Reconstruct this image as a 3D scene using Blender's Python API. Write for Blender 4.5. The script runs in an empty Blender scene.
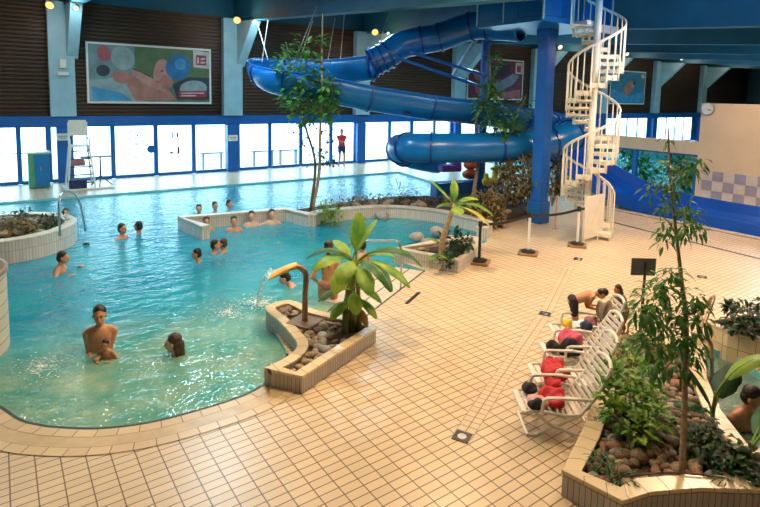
import bpy, bmesh, math, random
from mathutils import Vector, Matrix
from mathutils.geometry import tessellate_polygon
PI = math.pi
C = bpy.context.scene.collection
RND = random.Random(7)
# ------------------------------------------------------------------ camera model
FPX, PX, PY, H = 545.10, 381.49, 150.84, 3.5
CR = Vector((0.8175172, -0.5755278, 0.02081763))
CU = Vector((0.04266659, 0.09657562, 0.99441074))
CF = Vector((0.5743215, 0.81205967, -0.10350804))
CO = Vector((0, 0, H))
def ray(x, y): return CR*((x-PX)/FPX) - CU*((y-PY)/FPX) + CF
def at(x, y, z=0.0):
    d = ray(x, y); return CO + d*((z-H)/d.z)
def aty(x, y, Y):
    d = ray(x, y); return CO + d*(Y/d.y)
def atx(x, y, X):
    d = ray(x, y); return CO + d*(X/d.x)
def atd(x, y, D): return CO + ray(x, y)*D
V = Vector
# ------------------------------------------------------------------ materials
def nodes(name):
    m = bpy.data.materials.new(name); m.use_nodes = True
    nt = m.node_tree; nt.nodes.clear()
    out = nt.nodes.new('ShaderNodeOutputMaterial')
    return m, nt, out
def principled(nt, out, color=(.8,.8,.8), rough=.5, metal=0, spec=.5):
    b = nt.nodes.new('ShaderNodeBsdfPrincipled')
    b.inputs['Base Color'].default_value = (*color, 1)
    b.inputs['Roughness'].default_value = rough
    b.inputs['Metallic'].default_value = metal
    b.inputs['Specular IOR Level'].default_value = spec
    nt.links.new(b.outputs[0], out.inputs[0])
    return b
def coord(nt, kind='Object'):
    return nt.nodes.new('ShaderNodeTexCoord').outputs[kind]
def noise(nt, scale, detail=3, vec=None, rough=.5):
    n = nt.nodes.new('ShaderNodeTexNoise'); n.inputs['Scale'].default_value = scale
    n.inputs['Detail'].default_value = detail; n.inputs['Roughness'].default_value = rough
    if vec is None: vec = coord(nt)
    nt.links.new(vec, n.inputs['Vector'])
    return n
def ramp(nt, fac, stops):
    r = nt.nodes.new('ShaderNodeValToRGB'); e = r.color_ramp.elements
    while len(e) < len(stops): e.new(.5)
    for i, (p, c) in enumerate(stops): e[i].position = p; e[i].color = (*c, 1)
    nt.links.new(fac, r.inputs[0]); return r
def bump(nt, h, b, strength=.3, dist=.02):
    n = nt.nodes.new('ShaderNodeBump'); n.inputs['Strength'].default_value = strength
    n.inputs['Distance'].default_value = dist
    nt.links.new(h, n.inputs['Height']); nt.links.new(n.outputs[0], b.inputs['Normal'])
def mat(name, color, rough=.5, metal=0, var=.12, scale=6, bmp=0, spec=.5, ior=None):
    m, nt, out = nodes(name)
    b = principled(nt, out, color, rough, metal, spec)
    n = noise(nt, scale)
    lo = tuple(c*(1-var) for c in color); hi = tuple(min(1, c*(1+var)) for c in color)
    r = ramp(nt, n.outputs['Fac'], [(.3, lo), (.7, hi)])
    nt.links.new(r.outputs[0], b.inputs['Base Color'])
    if bmp: bump(nt, n.outputs['Fac'], b, bmp)
    return m
def emit(name, color, s):
    m, nt, out = nodes(name)
    e = nt.nodes.new('ShaderNodeEmission'); e.inputs[0].default_value = (*color, 1); e.inputs[1].default_value = s
    nt.links.new(e.outputs[0], out.inputs[0]); return m
def tiles(name, color, grout, sx, sy, mortar=.006, rough=.3, var=.08, vec='UV', off=(0, 0), offset=0.0, spec=.5, bs=.35, bigvar=None):
    """grid of tiles sx by sy metres in the UV (metres) of the mesh"""
    m, nt, out = nodes(name)
    b = principled(nt, out, color, rough, 0, spec)
    mp = nt.nodes.new('ShaderNodeMapping'); mp.inputs['Location'].default_value = (off[0], off[1], 0)
    nt.links.new(coord(nt, vec), mp.inputs[0])
    br = nt.nodes.new('ShaderNodeTexBrick'); br.offset = offset; br.squash = 1
    br.inputs['Scale'].default_value = 1
    br.inputs['Mortar Size'].default_value = mortar; br.inputs['Mortar Smooth'].default_value = .3
    br.inputs['Brick Width'].default_value = sx; br.inputs['Row Height'].default_value = sy
    br.inputs['Color1'].default_value = (*[c*(1-var) for c in color], 1)
    br.inputs['Color2'].default_value = (*[min(1, c*(1+var)) for c in color], 1)
    br.inputs['Mortar'].default_value = (*grout, 1)
    nt.links.new(mp.outputs[0], br.inputs['Vector'])
    src = br.outputs['Color']
    n = noise(nt, .9, 4, coord(nt, 'Object'))
    mx = nt.nodes.new('ShaderNodeMix'); mx.data_type = 'RGBA'; mx.blend_type = 'MULTIPLY'; mx.inputs['Factor'].default_value = 1
    r = ramp(nt, n.outputs['Fac'], bigvar or [(.3, (.9, .88, .86)), (.7, (1, 1, 1))])
    nt.links.new(src, mx.inputs['A']); nt.links.new(r.outputs[0], mx.inputs['B'])
    nt.links.new(mx.outputs['Result'], b.inputs['Base Color'])
    inv = nt.nodes.new('ShaderNodeMath'); inv.operation = 'SUBTRACT'; inv.inputs[0].default_value = 1
    nt.links.new(br.outputs['Fac'], inv.inputs[1])
    bump(nt, inv.outputs[0], b, bs, .004)
    return m
M = {}
M['floor'] = tiles('floor_tile', (.72, .57, .385), (.17, .115, .07), .2, .1, .0065, .32, .05, off=(.045, .02))
M['kerb'] = tiles('kerb_tile', (.70, .54, .33), (.26, .17, .10), .2, .13, .006, .3, .09)
M['channel'] = tiles('channel_tile', (.72, .57, .39), (.20, .14, .09), .1, .1, .006, .35, .05)
M['gutter'] = mat('gutter_glaze', (.58, .43, .25), .3, bmp=.02)
M['wall_tile'] = tiles('planter_side_tile', (.50, .47, .44), (.16, .13, .12), .052, .25, .004, .35, .08)
M['cap'] = tiles('cap_tile', (.76, .61, .38), (.28, .18, .1), .2, .3, .005, .3, .08)
M['white_wall_tile'] = tiles('pale_side_tile', (.62, .60, .56), (.28, .27, .26), .06, .3, .005, .35, .08)
M['white_cap'] = tiles('pale_cap_tile', (.70, .62, .50), (.3, .27, .24), .2, .4, .005, .3, .08)
M['tower_tile'] = tiles('column_tile', (.62, .56, .44), (.14, .12, .09), .6, .17, .006, .35, .06)
M['basin'] = tiles('basin_tile', (.20, .62, .62), (.12, .45, .48), .25, .125, .006, .3, .1)
M['blue'] = mat('blue_fibreglass', (.004, .155, .46), .28, var=.15, scale=2, spec=.6)
M['slide_blue'] = mat('slide_run_blue', (.004, .075, .42), .45, var=.12, scale=2, spec=.25)
M['slide_in'] = mat('blue_slide_inner', (.006, .05, .28), .3, var=.2, scale=2)
M['frame_blue'] = mat('blue_painted_steel', (.006, .12, .42), .4, var=.1, scale=3)
M['col_blue'] = mat('blue_column_paint', (.008, .12, .50), .35, var=.1, scale=3)
M['navy'] = mat('navy_rubber', (.006, .02, .09), .45)
M['pillar'] = mat('pale_blue_pillar_paint', (.33, .55, .66), .5, var=.1, scale=2)
M['beam'] = mat('teal_beam_paint', (.014, .115, .19), .6, var=.15, scale=1)
M['roof'] = mat('dark_roof_panel', (.02, .05, .07), .7, var=.2, scale=1)
M['white'] = mat('white_paint', (.80, .79, .76), .4, var=.05)
M['stair'] = mat('cream_stair_paint', (.80, .75, .62), .4, var=.06)
M['plastic'] = mat('white_plastic', (.80, .76, .68), .35, var=.05)
M['black'] = mat('black_rubber', (.02, .02, .022), .5)
M['dark_metal'] = mat('dark_metal', (.06, .055, .055), .45, .6)
M['steel'] = mat('brushed_steel', (.55, .55, .56), .3, 1)
M['grey'] = mat('grey_plate', (.12, .13, .14), .5)
M['soil'] = mat('planter_soil', (.055, .032, .02), .9, var=.5, scale=30, bmp=.6)
M['rock'] = mat('tan_river_stone', (.36, .27, .17), .6, var=.5, scale=5, bmp=.4)
M['rock2'] = mat('brown_river_stone', (.20, .13, .085), .6, var=.5, scale=6, bmp=.4)
M['rock3'] = mat('grey_river_stone', (.33, .31, .29), .6, var=.35, scale=6, bmp=.4)
M['rock4'] = mat('reddish_river_stone', (.30, .14, .09), .6, var=.5, scale=6, bmp=.4)
M['bark'] = mat('pale_bark', (.33, .24, .15), .8, var=.35, scale=20, bmp=.5)
M['bark_dark'] = mat('dark_bark', (.12, .085, .055), .8, var=.35, scale=20, bmp=.5)
M['banana_stem'] = mat('banana_stem_green_brown', (.20, .21, .06), .6, var=.5, scale=9, bmp=.3)
def leafmat(name, a, b, rough=.45):
    m, nt, out = nodes(name)
    p = principled(nt, out, a, rough)
    n = noise(nt, 3.5, 2)
    r = ramp(nt, n.outputs['Fac'], [(.35, a), (.65, b)])
    nt.links.new(r.outputs[0], p.inputs['Base Color'])
    tr = nt.nodes.new('ShaderNodeBsdfTranslucent'); nt.links.new(r.outputs[0], tr.inputs[0])
    mx = nt.nodes.new('ShaderNodeMixShader'); mx.inputs[0].default_value = .3
    nt.links.new(p.outputs[0], mx.inputs[1]); nt.links.new(tr.outputs[0], mx.inputs[2])
    nt.links.new(mx.outputs[0], out.inputs[0]); return m
M['leaf'] = leafmat('mid_green_leaf', (.05, .19, .04), (.13, .32, .06))
M['leaf_bright'] = leafmat('yellow_green_leaf', (.11, .30, .03), (.34, .48, .05))
M['leaf_banana'] = leafmat('banana_leaf', (.10, .30, .04), (.36, .52, .06))
M['leaf_dark'] = leafmat('dark_green_leaf', (.012, .045, .018), (.035, .09, .03))
M['leaf_big'] = leafmat('deep_green_leaf', (.02, .11, .035), (.05, .18, .05))
M['leaf_brown'] = leafmat('dry_brown_leaf', (.20, .13, .05), (.40, .29, .12))
M['leaf_yellow'] = leafmat('yellowed_leaf', (.42, .38, .05), (.62, .50, .08))
M['leaf_rust'] = leafmat('rusty_leaf', (.30, .09, .03), (.42, .2, .05))
M['skin'] = mat('tanned_skin', (.56, .27, .15), .5, var=.06, scale=4)
M['skin2'] = mat('warm_skin', (.50, .23, .12), .5, var=.06, scale=4)
M['skin_pale'] = mat('pale_skin', (.68, .40, .29), .5, var=.06, scale=4)
M['hair'] = mat('dark_hair', (.018, .011, .008), .4, var=.4, scale=60, bmp=.5)
M['hair_brown'] = mat('brown_hair', (.075, .035, .018), .4, var=.4, scale=60, bmp=.5)
M['red'] = mat('red_fabric', (.50, .018, .03), .8, var=.25, scale=14, bmp=.3)
M['pink'] = mat('pink_fabric', (.70, .09, .16), .8, var=.25, scale=12, bmp=.3)
M['palepink'] = mat('pale_pink_fabric', (.66, .36, .34), .8, var=.2, scale=12, bmp=.3)
M['cloth_black'] = mat('black_fabric', (.018, .018, .022), .8, var=.4, scale=12, bmp=.3)
M['cloth_white'] = mat('white_fabric', (.72, .72, .74), .85, var=.12, scale=12, bmp=.3)
M['cloth_yellow'] = mat('yellow_fabric', (.75, .50, .04), .8, var=.15, scale=12, bmp=.3)
M['cloth_navy'] = mat('navy_fabric', (.02, .035, .10), .8, var=.3, scale=12, bmp=.3)
M['cloth_brown'] = mat('taupe_fabric', (.22, .16, .11), .8, var=.2, scale=12, bmp=.3)
M['shirt_red'] = mat('bright_red_shirt', (.70, .025, .05), .8, var=.1, scale=8)
M['mauve'] = mat('mauve_swimwear', (.32, .13, .16), .7, var=.2, scale=9)
M['gold'] = mat('gold_plastic', (.72, .42, .08), .35, .2, var=.15)
M['copper'] = mat('brown_steel_pipe', (.33, .20, .13), .35, .7)
M['purple'] = mat('purple_plastic', (.16, .05, .45), .4)
M['orange'] = mat('orange_plastic', (.70, .13, .04), .4)
M['yellow'] = mat('yellow_plastic', (.85, .62, .02), .4)
M['green_side'] = mat('green_panel', (.10, .36, .22), .5)
M['cab_blue'] = mat('blue_cabinet_door', (.01, .20, .50), .35)
M['tan_wall'] = mat('tan_plaster', (.74, .56, .36), .7, var=.05, scale=1.2)
M['timber'] = mat('brown_timber_base', (.28, .17, .08), .6, var=.3, scale=12)
M['clock'] = mat('clock_face', (.75, .73, .68), .5, var=.02)
M['eye'] = mat('dark_eye', (.02, .012, .01), .3)
M['mouth'] = mat('lip', (.42, .12, .1), .5)
# ribbed cladding
m, nt, out = nodes('ribbed_brown_cladding'); b = principled(nt, out, (.06, .035, .022), .5)
n = noise(nt, .35, 2); r = ramp(nt, n.outputs['Fac'], [(.35, (.052, .026, .014)), (.65, (.085, .042, .024))])
nt.links.new(r.outputs[0], b.inputs['Base Color']); M['clad'] = m
# glass for the panes
def glass(name, tint, rough=.02, ior=1.45):
    m, nt, out = nodes(name)
    t = nt.nodes.new('ShaderNodeBsdfTransparent'); t.inputs[0].default_value = (*tint, 1)
    g = nt.nodes.new('ShaderNodeBsdfGlossy'); g.inputs['Roughness'].default_value = rough
    fr = nt.nodes.new('ShaderNodeFresnel'); fr.inputs[0].default_value = ior
    mx = nt.nodes.new('ShaderNodeMixShader')
    ge = nt.nodes.new('ShaderNodeNewGeometry'); iv = nt.nodes.new('ShaderNodeMath'); iv.operation = 'SUBTRACT'; iv.inputs[0].default_value = 1; nt.links.new(ge.outputs['Backfacing'], iv.inputs[1])
    ml = nt.nodes.new('ShaderNodeMath'); ml.operation = 'MULTIPLY'; nt.links.new(iv.outputs[0], ml.inputs[0]); nt.links.new(fr.outputs[0], ml.inputs[1])
    nt.links.new(ml.outputs[0], mx.inputs[0]); nt.links.new(t.outputs[0], mx.inputs[1]); nt.links.new(g.outputs[0], mx.inputs[2])
    nt.links.new(mx.outputs[0], out.inputs[0]); return m
M['glass'] = glass('window_glass', (.96, .99, 1), ior=1.15)
M['glass_teal'] = glass('teal_tinted_glass', (.62, .93, .92), ior=1.25)
# water
def water(name, col_a, col_b, trans=.5, scale=1.0, bs=.9, tint=(.55, .9, .88), bd=.038, front=None):
    m, nt, out = nodes(name)
    oc = coord(nt)
    mp = nt.nodes.new('ShaderNodeMapping'); mp.inputs['Rotation'].default_value = (0, 0, .5)
    mp.inputs['Scale'].default_value = (1*scale, 1.5*scale, 1)
    nt.links.new(oc, mp.inputs[0])
    n1 = noise(nt, 2.2, 3, mp.outputs[0], .55)
    n2 = noise(nt, 6.5, 3, mp.outputs[0], .6)
    w = nt.nodes.new('ShaderNodeTexVoronoi'); w.feature = 'SMOOTH_F1'; w.inputs['Scale'].default_value = 3.2
    w.inputs['Smoothness'].default_value = .6
    nt.links.new(mp.outputs[0], w.inputs['Vector'])
    add = nt.nodes.new('ShaderNodeMath'); add.operation = 'MULTIPLY_ADD'; add.inputs[1].default_value = .62
    nt.links.new(n2.outputs['Fac'], add.inputs[0]); nt.links.new(n1.outputs['Fac'], add.inputs[2])
    add2 = nt.nodes.new('ShaderNodeMath'); add2.operation = 'MULTIPLY_ADD'; add2.inputs[1].default_value = .35
    nt.links.new(w.outputs['Distance'], add2.inputs[0]); nt.links.new(add.outputs[0], add2.inputs[2])
    bp = nt.nodes.new('ShaderNodeBump'); bp.inputs['Strength'].default_value = bs; bp.inputs['Distance'].default_value = bd
    nt.links.new(add2.outputs[0], bp.inputs['Height'])
    n3 = noise(nt, .45, 3)
    cr = ramp(nt, n3.outputs['Fac'], [(.35, col_a), (.65, col_b)])
    csrc = cr.outputs[0]
    if front:      # paler, greener water of the shallow bubbling basin, warm lamplight included in the colour
        sx = nt.nodes.new('ShaderNodeSeparateXYZ'); nt.links.new(oc, sx.inputs[0])
        mr = nt.nodes.new('ShaderNodeMapRange'); mr.interpolation_type = 'SMOOTHSTEP'; mr.inputs['From Min'].default_value = 7.2; mr.inputs['From Max'].default_value = 9.6
        ad = nt.nodes.new('ShaderNodeMath'); ad.operation = 'MULTIPLY_ADD'; ad.inputs[1].default_value = 2.4; nt.links.new(n3.outputs['Fac'], ad.inputs[0]); nt.links.new(sx.outputs['Y'], ad.inputs[2])
        ad2 = nt.nodes.new('ShaderNodeMath'); ad2.operation = 'SUBTRACT'; ad2.inputs[1].default_value = 1.2; nt.links.new(ad.outputs[0], ad2.inputs[0]); nt.links.new(ad2.outputs[0], mr.inputs['Value'])
        n4 = noise(nt, 1.6, 5, None, .65); c4 = ramp(nt, n4.outputs['Fac'], [(.35, front[0]), (.68, front[1])])
        mc = nt.nodes.new('ShaderNodeMix'); mc.data_type = 'RGBA'; nt.links.new(mr.outputs[0], mc.inputs['Factor']); nt.links.new(c4.outputs[0], mc.inputs['A']); nt.links.new(csrc, mc.inputs['B']); csrc = mc.outputs['Result']
    d = nt.nodes.new('ShaderNodeBsdfDiffuse'); nt.links.new(csrc, d.inputs[0]); nt.links.new(bp.outputs[0], d.inputs['Normal'])
    t = nt.nodes.new('ShaderNodeBsdfTransparent'); t.inputs[0].default_value = (*tint, 1)
    m1 = nt.nodes.new('ShaderNodeMixShader'); m1.inputs[0].default_value = trans
    nt.links.new(d.outputs[0], m1.inputs[1]); nt.links.new(t.outputs[0], m1.inputs[2])
    g = nt.nodes.new('ShaderNodeBsdfGlossy'); g.inputs['Roughness'].default_value = .03
    nt.links.new(bp.outputs[0], g.inputs['Normal'])
    fr = nt.nodes.new('ShaderNodeFresnel'); fr.inputs[0].default_value = 1.7
    nt.links.new(bp.outputs[0], fr.inputs['Normal'])
    mx = nt.nodes.new('ShaderNodeMixShader')
    nt.links.new(fr.outputs[0], mx.inputs[0]); nt.links.new(m1.outputs[0], mx.inputs[1]); nt.links.new(g.outputs[0], mx.inputs[2])
    nt.links.new(mx.outputs[0], out.inputs[0]); return m
M['water'] = water('pool_water', (.0, .32, .50), (.03, .50, .60), .3, front=((.09, .46, .38), (.46, .66, .46)))
M['water_calm'] = water('hot_tub_water', (.20, .42, .38), (.34, .52, .45), .45, 2.2, .5, (.8, .95, .9))
M['foam'] = mat('white_foam', (.78, .88, .9), .4, var=.1, scale=30, bmp=.8)
# ------------------------------------------------------------------ mesh builder
class MB:
    def __init__(s): s.bm = bmesh.new(); s.uv = s.bm.loops.layers.uv.new('UVMap'); s.mats = []; s.cur = 0
    def use(s, mname):
        if mname not in s.mats: s.mats.append(mname)
        s.cur = s.mats.index(mname); return s
    def face(s, vs, uvs=None):
        try: f = s.bm.faces.new(vs)
        except ValueError: return None
        f.material_index = s.cur
        if uvs:
            for l, u in zip(f.loops, uvs): l[s.uv].uv = u
        return f
    def poly(s, pts, uvs=None):
        return s.face([s.bm.verts.new(V(p)) for p in pts], uvs)
    def box(s, c, size, rz=0, rx=0, ry=0):
        R = Matrix.Rotation(rz, 4, 'Z') @ Matrix.Rotation(ry, 4, 'Y') @ Matrix.Rotation(rx, 4, 'X')
        c = V(c); h = V(size)*.5; vs = []
        for x in (-1, 1):
            for y in (-1, 1):
                for z in (-1, 1): vs.append(s.bm.verts.new(c + R @ V((x*h.x, y*h.y, z*h.z))))
        for q in ((0,1,3,2),(4,6,7,5),(0,4,5,1),(2,3,7,6),(0,2,6,4),(1,5,7,3)): s.face([vs[i] for i in q])
        return s
    def bar(s, a, b, w, h):
        a = V(a); b = V(b); d = b-a; L = d.length
        if L < 1e-6: return s
        q = d.to_track_quat('Y', 'Z').to_matrix()
        c = (a+b)/2; vs = []
        for x in (-1, 1):
            for y in (-1, 1):
                for z in (-1, 1): vs.append(s.bm.verts.new(c + q @ V((x*w/2, y*L/2, z*h/2))))
        for f in ((0,1,3,2),(4,6,7,5),(0,4,5,1),(2,3,7,6),(0,2,6,4),(1,5,7,3)): s.face([vs[i] for i in f])
        return s
    def tube(s, pts, r, n=10, closed=False, cap=True):
        pts = [V(p) for p in pts]; N = len(pts)
        rs = r if isinstance(r, (list, tuple)) else [r]*N
        rings = []; up = None
        for i, p in enumerate(pts):
            if closed: t = pts[(i+1) % N]-pts[i-1]
            else: t = (pts[min(i+1, N-1)]-pts[max(i-1, 0)])
            if t.length < 1e-7: t = V((0, 0, 1))
            t.normalize()
            if up is None: up = V((0, 0, 1)) if abs(t.z) < .9 else V((1, 0, 0))
            side = t.cross(up)
            if side.length < 1e-4: side = t.cross(V((1, .3, 0)))
            side.normalize(); up = side.cross(t).normalized()
            rings.append([s.bm.verts.new(p + (side*math.cos(2*PI*k/n)+up*math.sin(2*PI*k/n))*rs[i]) for k in range(n)])
        for i in range(N-1 if not closed else N):
            A, B = rings[i], rings[(i+1) % N]
            for k in range(n): s.face([A[k], A[(k+1) % n], B[(k+1) % n], B[k]])
        if cap and not closed: s.face(rings[0][::-1]); s.face(rings[-1])
        return s
    def cyl(s, a, b, r, r2=None, n=16): return s.tube([a, b], [r, r if r2 is None else r2], n)
    def ell(s, c, r, rot=None, n=12, m=8):
        c = V(c); r = V(r) if not isinstance(r, (int, float)) else V((r, r, r))
        R = rot or Matrix.Identity(3)
        top = s.bm.verts.new(c + R @ V((0, 0, r.z))); bot = s.bm.verts.new(c + R @ V((0, 0, -r.z))); rg = []
        for j in range(1, m):
            a = PI*j/m
            rg.append([s.bm.verts.new(c + R @ V((r.x*math.sin(a)*math.cos(2*PI*k/n), r.y*math.sin(a)*math.sin(2*PI*k/n), r.z*math.cos(a)))) for k in range(n)])
        for k in range(n):
            s.face([top, rg[0][k], rg[0][(k+1) % n]]); s.face([bot, rg[-1][(k+1) % n], rg[-1][k]])
            for j in range(m-2): s.face([rg[j][k], rg[j+1][k], rg[j+1][(k+1) % n], rg[j][(k+1) % n]])
        return s
    def cap(s, a, b, r1, r2, n=12):
        """tapered capsule (closed)"""
        a = V(a); b = V(b); d = b-a
        if d.length < 1e-5: return s.ell(a, max(r1, r2), None, n, 8)
        q = d.to_track_quat('Z', 'Y').to_matrix(); L = d.length; prof = []
        for j in range(0, 5): t = -PI/2 + PI/2*j/4; prof.append((r1*math.cos(t), r1*math.sin(t)))
        for j in range(0, 5): t = PI/2*j/4; prof.append((r2*math.cos(t), L + r2*math.sin(t)))
        rg = []
        for rr, z in prof[1:-1]: rg.append([s.bm.verts.new(a + q @ V((rr*math.cos(2*PI*k/n), rr*math.sin(2*PI*k/n), z))) for k in range(n)])
        v0 = s.bm.verts.new(a + q @ V((0, 0, -r1))); v1 = s.bm.verts.new(a + q @ V((0, 0, L+r2)))
        for k in range(n):
            s.face([v0, rg[0][(k+1) % n], rg[0][k]]); s.face([v1, rg[-1][k], rg[-1][(k+1) % n]])
            for j in range(len(rg)-1): s.face([rg[j][k], rg[j][(k+1) % n], rg[j+1][(k+1) % n], rg[j+1][k]])
        return s
    def prism(s, pts, z0, z1, uvscale=1):
        """pts: list of (x,y); side UVs run in metres"""
        P = [V((p[0], p[1], 0)) for p in pts]
        area = sum(P[i].x*P[(i+1) % len(P)].y-P[(i+1) % len(P)].x*P[i].y for i in range(len(P)))
        if area < 0: P.reverse()
        lo = [s.bm.verts.new((p.x, p.y, z0)) for p in P]; hi = [s.bm.verts.new((p.x, p.y, z1)) for p in P]
        s.face(hi, [(p.x, p.y) for p in P]); s.face(lo[::-1])
        u = 0; n = len(P)
        for i in range(n):
            j = (i+1) % n; L = (P[j]-P[i]).length
            s.face([lo[i], lo[j], hi[j], hi[i]], [(u, 0), (u+L, 0), (u+L, z1-z0), (u, z1-z0)]); u += L
        return s
    def flat(s, loops, z):
        loops = [[V((p[0], p[1], z)) for p in l] for l in loops]
        tr = tessellate_polygon(loops); allv = [s.bm.verts.new(p) for l in loops for p in l]; pts = [p for l in loops for p in l]
        for t in tr:
            a, b, c = t
            nrm = (pts[b]-pts[a]).cross(pts[c]-pts[a]).z
            if abs(nrm) < 1e-9: continue
            if nrm < 0: a, b, c = c, b, a
            s.face([allv[a], allv[b], allv[c]], [(pts[i].x, pts[i].y) for i in (a, b, c)])
        return s
    def lathe(s, c, prof, n=20, a0=0, a1=2*PI):
        c = V(c); full = abs(a1-a0-2*PI) < 1e-6; K = n if full else n+1
        rg = [[s.bm.verts.new(c + V((r*math.cos(a0+(a1-a0)*k/n), r*math.sin(a0+(a1-a0)*k/n), z))) for k in range(K)] for r, z in prof]
        for j in range(len(rg)-1):
            for k in range(n):
                k2 = (k+1) % K
                s.face([rg[j][k], rg[j][k2], rg[j+1][k2], rg[j+1][k]])
        return s
    def build(s, name, mname=None, parent=None, smooth=False, bevel=0, merge=False):
        if merge: bmesh.ops.remove_doubles(s.bm, verts=s.bm.verts, dist=1e-4)
        bmesh.ops.recalc_face_normals(s.bm, faces=s.bm.faces)
        zs = [v.co.z for v in s.bm.verts]
        if zs and max(zs)-min(zs) < 1e-5 and sum(f.normal.z for f in s.bm.faces) < 0: bmesh.ops.reverse_faces(s.bm, faces=s.bm.faces)
        org = V((0, 0, 0))
        if parent is not None:
            p = parent
            while p is not None: org += p.location; p = p.parent
        if org.length > 0: bmesh.ops.translate(s.bm, verts=s.bm.verts, vec=-org)
        me = bpy.data.meshes.new(name); s.bm.to_mesh(me); s.bm.free()
        for k in (s.mats or [mname]): me.materials.append(M[k])
        if smooth: me.polygons.foreach_set('use_smooth', [True]*len(me.polygons))
        o = bpy.data.objects.new(name, me); C.objects.link(o)
        if parent is not None: o.parent = parent
        if bevel:
            bv = o.modifiers.new('bevel', 'BEVEL'); bv.width = bevel; bv.segments = 2; bv.limit_method = 'ANGLE'
        return o
def thing(name, label, cat, loc=(0, 0, 0), group=None):
    o = bpy.data.objects.new(name, None); C.objects.link(o); o.location = V(loc); o.empty_display_size = .1
    o['label'] = label; o['category'] = cat
    if group: o['group'] = group
    return o
def tag(o, label, cat, group=None, kind=None):
    o['label'] = label; o['category'] = cat
    if group: o['group'] = group
    if kind: o['kind'] = kind
    return o
def struct(o): o['kind'] = 'structure'; return o
def origin(o, p):
    """put a single-mesh thing's origin at p without moving it"""
    p = V(p); o.data.transform(Matrix.Translation(-p)); o.location = p; return o
def dup(root, loc, rz, label=None, group=None, scale=1):
    r = root.copy(); C.objects.link(r); r.location = V(loc); r.rotation_euler = (0, 0, rz); r.scale = (scale,)*3
    if label: r['label'] = label
    if group: r['group'] = group
    for ch in list(root.children):
        c = ch.copy(); C.objects.link(c); c.parent = r
        for g in ch.children:
            d = g.copy(); C.objects.link(d); d.parent = c
    return r
def catmull(pts, n=8, closed=False):
    pts = [V(p) if len(p) == 3 else V((p[0], p[1], 0)) for p in pts]; out = []; N = len(pts)
    for i in range(N if closed else N-1):
        g = lambda k: pts[k % N] if closed else pts[max(0, min(N-1, k))]
        p0, p1, p2, p3 = g(i-1), g(i), g(i+1), g(i+2)
        for j in range(n):
            t = j/n
            out.append(.5*((2*p1)+(p2-p0)*t+(2*p0-5*p1+4*p2-p3)*t*t+(3*p1-p0-3*p2+p3)*t**3))
    if not closed: out.append(pts[-1])
    return out
def offset_poly(pts, d, closed=False):
    """shift an open/closed xy polyline sideways (to its right) by d"""
    P = [V((p[0], p[1], 0)) for p in pts]; N = len(P); out = []
    for i in range(N):
        a = P[i-1] if (closed or i > 0) else P[i]; b = P[(i+1) % N] if (closed or i < N-1) else P[i]
        t = (b-a); t = t.normalized() if t.length > 0 else V((1, 0, 0))
        out.append(P[i] + V((t.y, -t.x, 0))*d)
    return out
def wall_strip(line, th, z0, z1, side_m, cap_m, name, parent=None, closed=False, capz=.035, over=.02):
    """thin tiled kerb wall along an xy line, with a cap; returns (body, cap)"""
    def ring(mb, A, B, z0, z1):
        n = len(A); u = 0
        rows = []
        for i in range(n):
            if i: u += (A[i]-A[i-1]).length
            rows.append((u, [mb.bm.verts.new((p.x, p.y, z)) for p, z in ((A[i], z0), (A[i], z1), (B[i], z1), (B[i], z0))]))
        if closed:
            u += (A[0]-A[-1]).length; rows.append((u, rows[0][1]))
        h = z1-z0; w = (A[0]-B[0]).length
        for i in range(len(rows)-1):
            (ua, a), (ub, b) = rows[i], rows[i+1]
            mb.face([a[0], b[0], b[1], a[1]], [(ua, 0), (ub, 0), (ub, h), (ua, h)])
            mb.face([a[1], b[1], b[2], a[2]], [(ua, 0), (ub, 0), (ub, w), (ua, w)])
            mb.face([a[2], b[2], b[3], a[3]], [(ua, h), (ub, h), (ub, 0), (ua, 0)])
            mb.face([a[3], b[3], b[0], a[0]], [(ua, 0), (ub, 0), (ub, w), (ua, w)])
        if not closed:
            for r, fl in ((rows[0][1], 1), (rows[-1][1], 0)):
                vs = r[::-1] if fl else r
                mb.face(vs, [(0, 0), (0, h), (w, h), (w, 0)])
    A = offset_poly(line, th/2, closed); B = offset_poly(line, -th/2, closed)
    A2 = offset_poly(line, th/2+over, closed); B2 = offset_poly(line, -th/2-over, closed)
    m1 = MB(); ring(m1, A, B, z0, z1-capz); body = m1.build(name, side_m, parent)
    m2 = MB(); ring(m2, A2, B2, z1-capz, z1); cp = m2.build('coping', cap_m, parent if parent is not None else body, bevel=.006)
    return body, cp
# ================================================================== SETTING
WZ = -.06
YB = 23.2
# pool outlines
arc = [at(0, 412, WZ), at(20, 425, WZ), at(40, 430.5, WZ), at(60, 433, WZ), at(100, 434, WZ), at(150, 428, WZ), at(200, 415, WZ), at(245, 400, WZ)]
arc = [(p.x, p.y) for p in arc]
front_arc = [(-.75, 9.3), (-.75, 8.2), (-.42, 7.55)] + arc + [(2.56, 5.9), (2.9, 6.12), (3.1, 6.55)]
front_s = [(p.x, p.y) for p in catmull(front_arc, 6)]
pool = front_s + [(3.2, 7.1), (3.55, 7.45), (3.95, 7.0), (4.44, 6.76), (5.22, 7.2), (6.9, 8.13), (6.8, 9.0), (7.2, 9.25), (7.9, 9.1),
        (9.5, 9.0), (10.25, 9.6), (10.35, 10.4), (10.2, 11.5), (9.55, 12.5), (8.9, 13.2), (11.5, 13.6), (13.4, 14.2), (14.3, 16.0), (14.9, 19.7),
        (-3.2, 19.95), (-3.2, 9.3)]
hot = [(7.35, 3.1), (8.1, 3.42), (8.25, 3.1), (7.95, 2.6), (8.6, 2.2), (9.2, 1.2), (8.4, .2), (6.6, .3), (5.6, 1.3), (5.75, 1.95), (6.5, 2.65)]
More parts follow.
